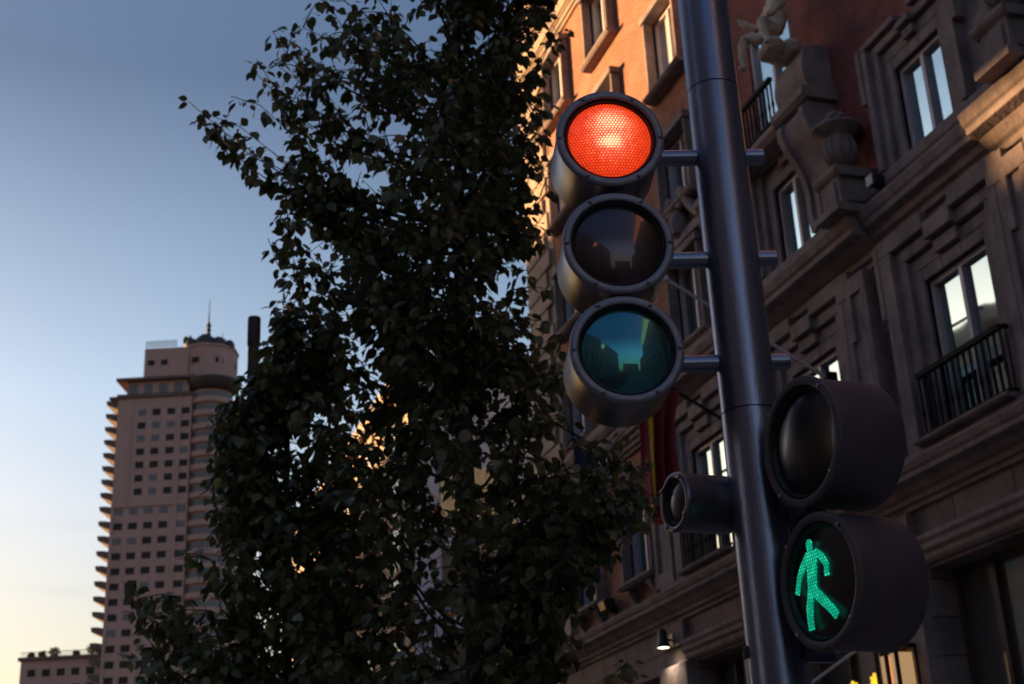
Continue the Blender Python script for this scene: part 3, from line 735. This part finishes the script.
b = MB(); tbox(b, -7.6, 2.4, 1.2, 17, 114.81, 122.3); obj('top_storey', b, M['tower'], tw, OG)
b = MB().lathe([(6.6,114.81),(6.6,122.4),(6.9,122.45),(6.9,122.9),(5.8,123.0)], 10, tp(5.6,7.4,0)); obj('top_drum', b, M['tower'], tw, OG)
b = MB().lathe([(4.65,111.5),(5.2,111.9),(6.3,113.5),(6.3,113.9),(4.6,114.1)], 32, tp(7.9,3.9,0)); obj('canopy', b, M['bronze'], tw, OG, True)
b = MB()
for cx, cv, r, h in ((2.6,4,1.9,2.2),(5.4,4.4,2.5,3.3),(8.4,4.6,2.1,2.6),(10.8,5,1.3,1.9)):
    b.lathe([(r,0),(r,h*.35),(r*.8,h*.75),(r*.4,h),(.01,h*1.05)], 14, tp(cx,cv,122.9))
obj('roof_plant_room', b, M['bronze'], tw, OG, True)
b = MB().tube([tp(5.2,7.4,124.5), tp(5.2,7.4,130.5)], [.48,.40], 8).tube([tp(5.2,7.4,130.5), tp(5.2,7.4,136.8)], [.2,.05], 6)
for k in range(5): b.lathe([(.62,0),(.62,.35)], 8, tp(5.2,7.4,125.3+k*1.1))
obj('mast', b, M['bronze'], tw, OG)
b = MB().tube([tp(8.6,7.4,124), tp(8.6,7.4,127.8)], [.16,.06], 6); obj('mast', b, M['bronze'], tw, OG)
b = MB().tube([tp(.9,4,122.3), tp(.9,4,126.0)], .35, 6).tube([tp(1.9,4,122.3), tp(1.9,4,126.2)], .25, 6); tbox(b, .4, 2.4, 3.6, 4.4, 124.3, 125.6); obj('antenna', b, M['bronze'], tw, OG)
b = MB()
for k in range(12): 
    u = -7.4+k*.62; b.tube([tp(u,1.4,122.3), tp(u,1.4,124.1)], .07, 4)
for zz in (123.0, 123.6, 124.1): b.tube([tp(-7.5,1.4,zz), tp(-.3,1.4,zz)], .08, 4)
obj('roof_railing', b, M['bronze'], tw, OG)
# front pier line and string course
b = MB(); tbox(b, 1.15, 1.75, -.25, .0, 0, 110); tbox(b, -12.6, 4.0, -.3, .0, 84.9, 85.6); tbox(b, -9.2, -8.9, -.15, 0, 85.6, 110); tbox(b, -12.6, -11.9, -.18, 0, 0, 84.9); obj('front_trim', b, M['tower'], tw, OG)
rows_u = [106.5-3.04*k for k in range(7)]; rows_l = [83.9-3.28*k for k in range(16)]
wp = {}
def twin(u, z, m, w_=1.8, h_=1.5, v=0., sz=1):
    key = (m, w_, h_)
    loc = Vector(tp(u, v, z))
    if key not in wp:
        mb = MB(); tbox(mb, u-w_/2, u+w_/2, v-.03, v+.02, z-h_/2, z+h_/2)
        wp[key] = obj('window', mb, M[m], tw, tuple(loc)); return
    c_ = wp[key].copy(); col.objects.link(c_); c_.parent = tw; c_.location = loc-T0
rw = random.Random(3)
cnt = 0
for z in rows_u:
    for u in (-7.0,-3.8,-.5,2.75): twin(u, z, 'towerblind' if rw.random() < .3 else 'towerglass')
for i, z in enumerate(rows_l[:13]):
    for u in (-10.9,-7.7,-4.4,-1.1,2.75): twin(u, z, 'towerblind' if (rw.random() < .3 or i == 0) else 'towerglass', 1.95)
for u in (-9.6,-6.2,-2.8,.6):
    b = MB(); tbox(b, u-1.0, u+1.0, .76, .82, 111.2, 113.6); obj('glazing', b, M['towerblind'], tw, OG)
for u in (-6.0,-3.0): twin(u, 118.8, 'towerglass', 1.5, 1.3, 1.16)
for a in (-2.16,-1.3,-.5):
    cx, cy, _ = tp(5.6,7.4,0)
    mb = MB(); p0 = Vector((cx+6.35*math.cos(a), cy+6.35*math.sin(a), 119.0)); tdir = Vector((-math.sin(a), math.cos(a), 0))
    n_ = Vector((math.cos(a), math.sin(a), 0))
    vs_ = [p0+tdir*s*.85+n_*.12+Vector((0,0,q)) for s, q in ((-1,-.65),(1,-.65),(1,.65),(-1,.65))]+[p0+tdir*s*.85-n_*.2+Vector((0,0,q)) for s, q in ((-1,-.65),(1,-.65),(1,.65),(-1,.65))]
    mb.add(vs_, [(0,1,2,3),(7,6,5,4),(0,4,5,1),(1,5,6,2),(2,6,7,3),(3,7,4,0)]); obj('window', mb, M['towerglass'], tw, OG)
# side balconies seen in profile, and rings round the turret
proto = None
zz = [109.0-3.04*k for k in range(8)]+[84.6-3.28*k for k in range(16)]
for k, z in enumerate(zz):
    loc = Vector(tp(-12.6, 0, z))
    if proto is None:
        mb = MB(); 
        vs_ = [tp(-12.6,.6,z-1.2), tp(-15.3,.6,z-.1), tp(-15.5,.6,z+.9), tp(-15.2,.6,z+.92), tp(-14.0,.6,z+.9), tp(-12.6,.6,z+.6)]
        vs2 = [tp(-12.6,7,z-1.2), tp(-15.3,7,z-.1), tp(-15.5,7,z+.9), tp(-15.2,7,z+.92), tp(-14.0,7,z+.9), tp(-12.6,7,z+.6)]
        n6 = 6; mb.add(vs_+vs2, [tuple(range(6)), tuple(range(11,5,-1))]+[(i,(i+1)%6,(i+1)%6+6,i+6) for i in range(6)])
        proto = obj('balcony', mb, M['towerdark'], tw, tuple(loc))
    else:
        c_ = proto.copy(); col.objects.link(c_); c_.parent = tw; c_.location = loc-T0
proto = None
for k in range(20):
    z = 108.6-3.15*k; c0 = Vector(tp(7.4,4.6,z))
    if proto is None:
        mb = MB().lathe([(4.62,-.6),(5.1,-.4),(5.3,-.2),(5.3,.9),(5.15,.9),(5.1,.05),(4.62,.05)], 28, tuple(c0)); proto = obj('balcony', mb, M['tower'], tw, tuple(c0), True)
    else:
        c_ = proto.copy(); col.objects.link(c_); c_.parent = tw; c_.location = c0-T0
b = MB()
for k in range(20): b.lathe([(4.66,.9),(4.66,2.4)], 28, tp(7.4,4.6,108.6-3.15*k), cap=False)
obj('turret_glazing', b, M['towerblind'], tw, OG, True)
# low wing beside the tower with planted roof terrace
an = thing('annex_building', tp(-22,0,0), 'low rose stone block with planted roof terrace at the foot of the tower', 'building'); AO = tp(-22,0,0)
b = MB(); tbox(b, -29.9, -12.7, 1, 15, 0, 53.0); obj('wall', b, M['tower'], an, AO)
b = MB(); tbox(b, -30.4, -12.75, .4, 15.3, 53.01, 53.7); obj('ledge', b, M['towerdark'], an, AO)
proto = None
for z in (50.4, 47.1, 43.8):
    for u in (-27.5,-24.4,-21.3,-18.2,-15.1):
        loc = Vector(tp(u,1,z))
        if proto is None:
            mb = MB(); tbox(mb, u-.85, u+.85, .96, 1.02, z-.75, z+.75); proto = obj('window', mb, M['towerglass'], an, tuple(loc))
        else:
            c_ = proto.copy(); col.objects.link(c_); c_.parent = an; c_.location = loc-Vector(AO)
b = MB()
for k in range(46):
    u = -29.6+k*.37; b.tube([tp(u,.6,53.7), tp(u,.6,54.7)], .04, 4)
b.tube([tp(-30,.6,54.7), tp(-12.8,.6,54.7)], .06, 4)
obj('roof_railing', b, M['bronze'], an, AO)
rp = random.Random(11)
for (u, r) in ((-28.6,.8),(-26.2,.9),(-23.6,1.3),(-19.0,.8),(-15.6,1.4),(-14.0,1.2)):
    mb = MB()
    for k in range(260):
        d = Vector((rp.gauss(0,1), rp.gauss(0,1), rp.gauss(0,1))).normalized()*r*rp.uniform(.4,1)
        c0 = Vector(tp(u,3,53.7+r*.9))+d
        a1 = Vector((rp.gauss(0,1), rp.gauss(0,1), rp.gauss(0,1))).normalized()*.25; a2 = a1.orthogonal().normalized()*.16
        mb.add([c0-a1, c0+a2, c0+a1, c0-a2], [(0,1,2,3)])
    for k in range(5): mb.tube([tp(u,3,53.7), tuple(Vector(tp(u,3,53.7+r))+Vector((rp.uniform(-.4,.4),0,rp.uniform(0,.4))))], .05, 4)
    o = obj('roof_shrub', mb, M['roofplant'], None, tp(u,3,53.7))
    tag(o, None, 'shrub', 'shrubs on the roof terrace')
    o['label'] = 'rounded shrub on the planted roof terrace below the tower'

# ------------------------------------------------------------------ plain post behind the smaller tree
po = thing('street_post', (1.765, 13.89, 0), 'plain dark round post with flat cap rising behind the smaller tree', 'post'); PO = (1.765,13.89,0)
obj('shaft', MB().lathe([(.075,0),(.068,1.2),(.060,7.3)], 20, PO), M['bronze'], po, PO, True)
obj('cap', MB().lathe([(.068,7.3),(.07,7.31),(.07,7.60),(.066,7.62),(.001,7.625)], 20, PO), M['bronze'], po, PO, True)

# ------------------------------------------------------------------ traffic light
PX, PY = 1.441, 2.631
tl = thing('traffic_light', (PX,PY,0), 'grey tubular traffic light pole with red signal lit and green walking figure', 'traffic light')
TO = (PX,PY,0)
r = .0635
pole = MB().lathe([(r+.012,0.004),(r+.012,.35),(r,.37),(r,2.640)], 48, TO, cap=False)
pole.lathe([(r-.004,2.640),(r-.004,2.6435)], 48, TO, cap=False)
pole.lathe([(r-.004,2.6435),(r,2.6436),(r,3.480),(r-.004,3.4801)], 48, TO, cap=False)
pole.lathe([(r-.004,3.480),(r-.004,3.4835)], 48, TO, cap=False)
pole.lathe([(r-.004,3.4835),(r,3.4836),(r,4.45),(r*.9,4.48),(.001,4.49)], 48, TO, cap=False)
pl_ = obj('pole', pole, M['paint'], tl, TO, True)
obj('base_plate', MB().lathe([(.16,.002),(.16,.02),(.10,.03),(r+.012,.05)], 32, TO), M['paint'], tl, TO, True)
obj('access_cover', MB().extrz([(PX-r-.004,PY-.03),(PX-r-.010,PY-.02),(PX-r-.010,PY+.02),(PX-r-.004,PY+.03)], .6, .95), M['paint'], tl, TO)
obj('stud', MB().lathe([(.010,-.012),(.012,0),(.008,.012)], 10, (PX-r*.95,PY+.012,2.115)), M['black'], tl, TO, True)
AZ_V, AZ_P = 14.0, 85.0
d_arm = Vector((math.sin(R_(AZ_V+91)), math.cos(R_(AZ_V+91)), 0))
def head_frame(name, loc, az, mb, m):
    o = obj(name, mb, M[m], tl, None, True)
    o.location = Vector(loc)-Vector(TO); o.rotation_euler = (0,0,-R_(az)); return o
def ring_bolts(rad, n, y, ph, rb=.0052):
    mb = MB()
    for k in range(n):
        a = ph+2*math.pi*k/n
        mb.lathe([(rb,0),(rb,-.0025),(rb*.6,-.0042),(.0001,-.0046)], 10, (rad*math.cos(a), y, rad*math.sin(a)), 'Y', cap=False)
    return mb
def cyl_head(name, loc, az, Rr, Ll, lens_r, m_body, m_rim, m_lens, bolts=6, dome=.020, label=None, recess=.010, rimw=None, ph=.52, front_r=None):
    Rb = Rr*.985
    body = MB().lathe([(Rb,.006),(Rb,Ll-.012),(Rb-.004,Ll-.004),(Rb-.012,Ll),(.0001,Ll)], 72, (0,0,0), 'Y', cap=False)
    h = head_frame(name, loc, az, body, m_body)
    ri = lens_r+.004
    bez = MB().lathe([(Rb-.004,.008),(Rr,.006),(Rr+.0015,.003),(Rr,-.002),(Rr-.005,-.005),(ri+.0085,-.005),(ri+.005,-.003),(ri+.004,.006)], 72, (0,0,0), 'Y', cap=False)
    obj('bezel', bez, M[m_rim], h, None, True)
    gas = MB().lathe([(ri+.0045,.004),(ri-.001,.002),(ri-.004,.006),(lens_r-.004,recess+.002)], 72, (0,0,0), 'Y', cap=False)
    obj('gasket', gas, M['black'], h, None, True)
    for kb in range(bolts):
        ab_ = ph+2*math.pi*kb/bolts; rb_ = (Rr+ri)/2+.003
        if kb == 0: b0 = obj('bolt', ring_bolts(0, 1, 0, 0), M['bolt'], h, None, True)
        bb_ = b0 if kb == 0 else b0.copy()
        if kb: col.objects.link(bb_); bb_.parent = h
        bb_.location = (rb_*math.cos(ab_), -.0048, rb_*math.sin(ab_))
    prof = []
    for k in range(15):
        t = k/14; prof.append((lens_r*math.cos(t*math.pi/2)+1e-5, recess-dome*math.sin(t*math.pi/2)*1.0 if False else recess-dome*(1-(math.cos(t*math.pi/2))**2)))
    lens = MB().lathe(prof, 72, (0,0,0), 'Y', cap=False)
    lo = obj('lens', lens, M[m_lens], h, None, 'all')
    if label: h['label'] = label
    return h
HX, HY = 1.145, 2.607
for z, ml, lab in ((3.299,'red','signal head with lit red lens'),(3.026,'amber_lens','signal head with dark unlit amber lens'),(2.766,'green_lens','signal head with unlit teal lens')):
    cyl_head('signal_head', (HX,HY,z), AZ_V, .1265, .180, .100, 'paint2', 'rim', ml, 6, .018, lab, ph=.0)
    c0 = Vector((PX,PY,z+.0))
    a0 = c0-d_arm*.20; a1 = c0+d_arm*.105
    mb = MB().tube([tuple(a0), tuple(c0), tuple(a1-d_arm*.002), tuple(a1)], [.0195,.0195,.0195,.0175], 24)
    obj('arm', mb, M['paint'], tl, TO, True)
# pedestrian heads
PHX, PHY = 1.428, 2.404
h1 = cyl_head('pedestrian_signal', (PHX,PHY,2.503), AZ_P, .1365, .165, .110, 'pedpaint', 'pedpaint', 'ped_lens', 4, .022, 'unlit upper pedestrian signal head', recess=.012, ph=.8)
h2 = cyl_head('pedestrian_signal', (PHX+.002,PHY,2.214), AZ_P, .1365, .165, .110, 'pedpaint', 'pedpaint', 'ped_lens', 4, .012, 'lower pedestrian signal head with green walking figure', recess=.012, ph=.8)
# walking figure: outline in the plane of the lens (x, z), standing just proud of the dark lens
def zz_(pts): return [((x-.12*y)/570., -y/972.) for x, y in pts]
limbs = [ # centre lines with half widths, in the photograph's own foreshortened units relative to the lens centre
]
def limb(path, wid):
    out = []
    n = len(path); L_ = []; R2 = []
    for i in range(n):
        p = Vector(path[i]); d = (Vector(path[min(i+1,n-1)])-Vector(path[max(i-1,0)])).normalized()
        nn = Vector((-d.y, d.x)); L_.append(p+nn*wid[i]); R2.append(p-nn*wid[i])
    return L_+R2[::-1]
fig = MB()
def flat(poly, y):
    n = len(poly); vs_ = [(p[0], y, p[1]) for p in poly]+[(p[0], y+.003, p[1]) for p in poly]
    fig.add(vs_, [tuple(range(n)), tuple(range(2*n-1,n-1,-1))]+[(i,(i+1)%n,(i+1)%n+n,i+n) for i in range(n)])
S = 1.0
hip = (-.018,-.020); sho = (-.030,.040)
def fl(path, wid, y): flat(limb(path, [q_*.86 for q_ in wid]), y)
fl([(-.011,.064),(-.014,.046),(-.019,.020),(-.023,-.006),(-.025,-.020)], [.0150,.0195,.0175,.0160,.0155], -.0042)     # torso
flat([(-.0165+.0095*math.cos(k/16*2*math.pi), .0755+.0125*math.sin(k/16*2*math.pi)) for k in range(16)], -.0040)      # head
fl([(-.024,.060),(-.046,.040),(-.064,.020),(-.078,-.012)], [.0080,.0088,.0082,.0070], -.0036)      # left arm
fl([(.000,.060),(.020,.044),(.032,.026),(.028,.004)], [.0080,.0092,.0085,.0072], -.0037)           # right arm
fl([(-.028,-.014),(-.040,-.045),(-.043,-.068),(-.042,-.090)], [.0125,.0118,.0105,.0100], -.0044)   # left leg
fl([(-.020,-.014),(.006,-.038),(.026,-.056),(.047,-.077)], [.0128,.0125,.0112,.0105], -.0046)      # right leg
fo = obj('walking_figure', fig, M['walk'], h2, None)
# brackets from pole to pedestrian heads, small repeater signal
b = MB()
for z in (2.60, 2.40, 2.30, 2.11): b.box(PX+.035, PX+.085, PHY+.10, PY-.03, z-.015, z+.015)
b.box(PX+.03, PX+.09, PHY+.145, PHY+.165, 2.08, 2.63)
obj('bracket', b, M['paint'], tl, TO)
cyl_head('repeater_signal', (1.266,2.69,2.447), 87, .0655, .14, .045, 'paint2', 'paint2', 'ped_lens', 4, .008, 'small round repeater signal', recess=.008, ph=.9)

# ------------------------------------------------------------------ trees
def interp(tab, z):
    tab = sorted(tab)
    if z <= tab[0][0]: return tab[0][1]
    for (a, b), (c, d) in zip(tab, tab[1:]):
        if z <= c: return b+(d-b)*(z-a)/(c-a)
    return tab[-1][1]
LEAFV = [(0,-.5,0),(-.30,-.28,.05),(-.36,0.0,.07),(-.22,.26,.045),(0,.56,-.06),(.22,.26,.045),(.36,0.0,.07),(.30,-.28,.05),(0,-.22,0),(0,.05,0.0),(0,.32,-.015)]
LEAFF = [(0,8,1),(1,8,9,2),(2,9,10,3),(3,10,4),(0,7,8),(7,6,9,8),(6,5,10,9),(5,4,10)]
def add_leaf(mb, p, d, up, size):
    d = d.normalized(); s = d.cross(up)
    if s.length < 1e-3: s = d.orthogonal()
    s.normalize(); n = s.cross(d)
    k = len(mb.v)
    for x, y, z in LEAFV:
        q = p + s*(x*size) + d*((y+.5)*size) + n*(z*size); mb.v.append((q.x,q.y,q.z))
    mb.f += [tuple(i+k for i in f) for f in LEAFF]
def tree(name, label, base, side, L, Rr, ztop, zlow, trunk_r, seed, n_shoots, leaf, leafmat, extra=(), depth=1.0, twig_gap=.027, thin_right=0.):
    rnd = random.Random(seed)
    t = thing(name, base, label, 'tree', 'street trees')
    B = Vector(base); sd = Vector(side); dp = Vector((-sd.y, sd.x, 0))
    tp_ = [B+Vector((0,0,0))]; 
    pts = [(0,0,0)]
    trunk = MB(); axis = lambda z: B + Vector((.03*math.sin(z*1.1), .03*math.sin(z*.9+1), z))
    zs = [0,.3,.8,1.5,2.2,3,3.8,4.6,5.4,6.2,7.0,7.8]; zs = [z for z in zs if z < ztop-.2]+[ztop-.2]
    trunk.tube([axis(z) for z in zs], [trunk_r*(1.35 if z == 0 else 1)*(1-z/ztop*.85) for z in zs], 12)
    obj('trunk', trunk, M['bark'], t, base, True)
    limbs = MB(); fol = MB()
    def foliage_along(pth, dens=1.0, keep=lambda q: True):
        for a, b in zip(pth, pth[1:]):
            seg = b-a; n = max(1, int(seg.length/twig_gap*dens))
            for i in range(n):
                q = a+seg*rnd.random()
                if not keep(q): continue
                out = Vector((rnd.gauss(0,1), rnd.gauss(0,1), rnd.gauss(-.25,.6)))
                out.normalize()
                q2 = q+out*rnd.uniform(.015,.05)
                dd = (out*.8+Vector((0,0,-.75))+seg.normalized()*.25)
                upv = Vector((rnd.gauss(0,.6), rnd.gauss(0,.6), 1))
                add_leaf(fol, q2, dd, upv, leaf*rnd.choice((.55,.8,.9,1.,1.1,1.25))*rnd.uniform(.9,1.1))
    def ext(z, phi):
        cs = math.cos(phi)
        e = interp(Rr, z) if cs > 0 else -interp(L, z)
        m = depth*.5*(interp(Rr, z)-interp(L, z))
        return math.sqrt((e*cs)**2+(m*math.sin(phi))**2)
    def shoot(z0, z1, phi, rad, subs=True):
        p0 = axis(z0); d = sd*math.cos(phi)+dp*math.sin(phi)
        n = 8; pth = []; w1, w2, w3 = rnd.random()*6, rnd.random()*6, rnd.random()*6
        for i in range(n+1):
            u = i/n
            wv = Vector((math.sin(u*6+w1), math.cos(u*5+w2), math.sin(u*7+w3)))*.035*rad
            pth.append(p0 + d*(rad*(u**.8)) + Vector((0,0,(z1-z0)*(u**1.35))) + wv*u + Vector((rnd.gauss(0,.016), rnd.gauss(0,.016), rnd.gauss(0,.016)))*u)
        limbs.tube(pth, [max(.0025, .013*(1-u_)**1.2*(.6+.4*rad)) for u_ in [i/n for i in range(n+1)]], 5)
        foliage_along(pth[3:], 1.3)
        for i in range(2, n+1):
            for _ in range(2):
                q = pth[i]; l = rnd.uniform(.12,.34)*(1.1-.35*i/n)
                dd = (d*rnd.uniform(-.1,.9)+Vector((rnd.gauss(0,.6), rnd.gauss(0,.6), rnd.gauss(.35,.5)))).normalized()
                e1 = q+dd*l*.5; e2 = q+dd*l+Vector((0,0,-.03))
                off = (e2-axis(e2.z)); s_ = off.dot(sd); f_ = abs(off.dot(dp))
                if s_ > interp(Rr, e2.z)+.06 or s_ < interp(L, e2.z)-.06: continue
                limbs.tube([q, e1, e2], [.005,.0035,.002], 4)
                foliage_along([q, e1, e2], 1.25)
    for k in range(n_shoots):
        z1 = zlow + (ztop-zlow)*((k+rnd.random())/n_shoots)
        phi = rnd.uniform(0, 2*math.pi)
        if math.cos(phi) > .25 and rnd.random() < thin_right: continue
        rad = ext(z1, phi)*min(1., math.sqrt(rnd.uniform(.12,1.05)))
        z0 = max(.9, z1-rad*rnd.uniform(.7,1.5)-.1)
        shoot(z0, z1, phi, rad)
    for (z0, z1, s1, f1) in extra:
        phi = math.atan2(f1, s1); shoot(z0, z1, phi, math.hypot(s1, f1))
    obj('branches', limbs, M['bark'], t, base, True)
    fo = obj('foliage', fol, M[leafmat], t, base)
    for p in fo.data.polygons: p.use_smooth = True
    return len(fol.f)//8
L1 = [(1.9,-.6),(2.73,-.98),(3.42,-.98),(3.97,-.94),(4.5,-.82),(4.86,-.76),(5.25,-1.04),(5.63,-.92),(5.91,-.98),(6.19,-1.05),(6.53,-1.0),(6.89,-.85),(7.6,-.7),(8.4,-.15)]
R1 = [(1.9,.45),(2.66,.60),(2.89,.50),(3.1,.50),(3.3,.62),(3.52,.72),(3.79,.80),(4.09,.62),(4.81,.46),(5.45,.48),(6.13,.50),(6.85,.70),(7.6,.6),(8.4,.15)]
az1 = R_(16.526)
n1 = tree('tree', 'tall dark leafy street tree filling the middle of the view beside the red signal', (2.048,6.903,0), (math.cos(az1),-math.sin(az1),0), L1, R1, 8.4, 1.9, .075, 5, 165, .068, 'leaf', thin_right=.12,
     extra=[(5.2,6.05,-1.54,-.1),(5.15,6.0,-1.5,.0),(5.25,6.1,-1.4,.1),(5.1,5.9,-1.45,-.05),(5.3,6.15,-1.3,-.12),(5.6,6.42,-1.25,.1),(5.7,6.5,-1.1,.1),(6.0,6.7,-1.05,0),(6.1,6.85,-.95,.1),(5.3,6.12,-1.45,.05),(5.0,5.95,-1.35,.1),(5.6,6.5,-1.2,0),(5.9,6.55,-1.1,-.2),(5.1,5.62,-1.15,0),(4.6,5.25,-1.12,.1),(4.6,5.2,-1.05,-.2),
            (3.3,3.83,.98,-.1),(3.3,3.74,.95,.1),(3.1,3.62,.90,0),(3.2,3.9,.85,.1),(3.2,3.5,.85,-.1),(3.0,3.7,.92,.0),(2.2,2.72,.85,0),(2.2,2.66,.95,.1),(3.2,3.78,.92,.05),(3.3,3.66,.98,-.05),(3.1,3.7,.85,-.1),(3.2,3.6,.95,.12),(3.0,3.5,.82,.02),(3.4,3.98,.8,-.04),(3.3,3.9,.75,.1),(2.9,3.4,.78,-.12),(3.2,3.72,1.0,.0),(2.2,2.75,.75,-.1),(2.1,2.6,.7,.1)])
L2 = [(1.9,-.5),(2.89,-.84),(3.42,-.78),(3.84,-.60),(4.27,-.50),(4.45,-.42),(4.7,-.20),(4.93,-.06),(5.17,.0),(5.6,.0)]
R2_ = [(1.9,.5),(3.35,.68),(4.6,.58),(5.18,.36),(5.6,.1)]
az2 = R_(8.928)
n2 = tree('tree', 'smaller leafy tree at lower left in front of the rose stone tower', (1.2725,8.10,0), (math.cos(az2),-math.sin(az2),0), L2, R2_, 5.2, 1.9, .06, 9, 125, .068, 'leaf2',
     extra=[(2.7,3.5,-.95,0),(2.4,3.1,-.98,.1),(2.5,3.3,-.9,-.2)])
print('LEAVES', n1, n2)
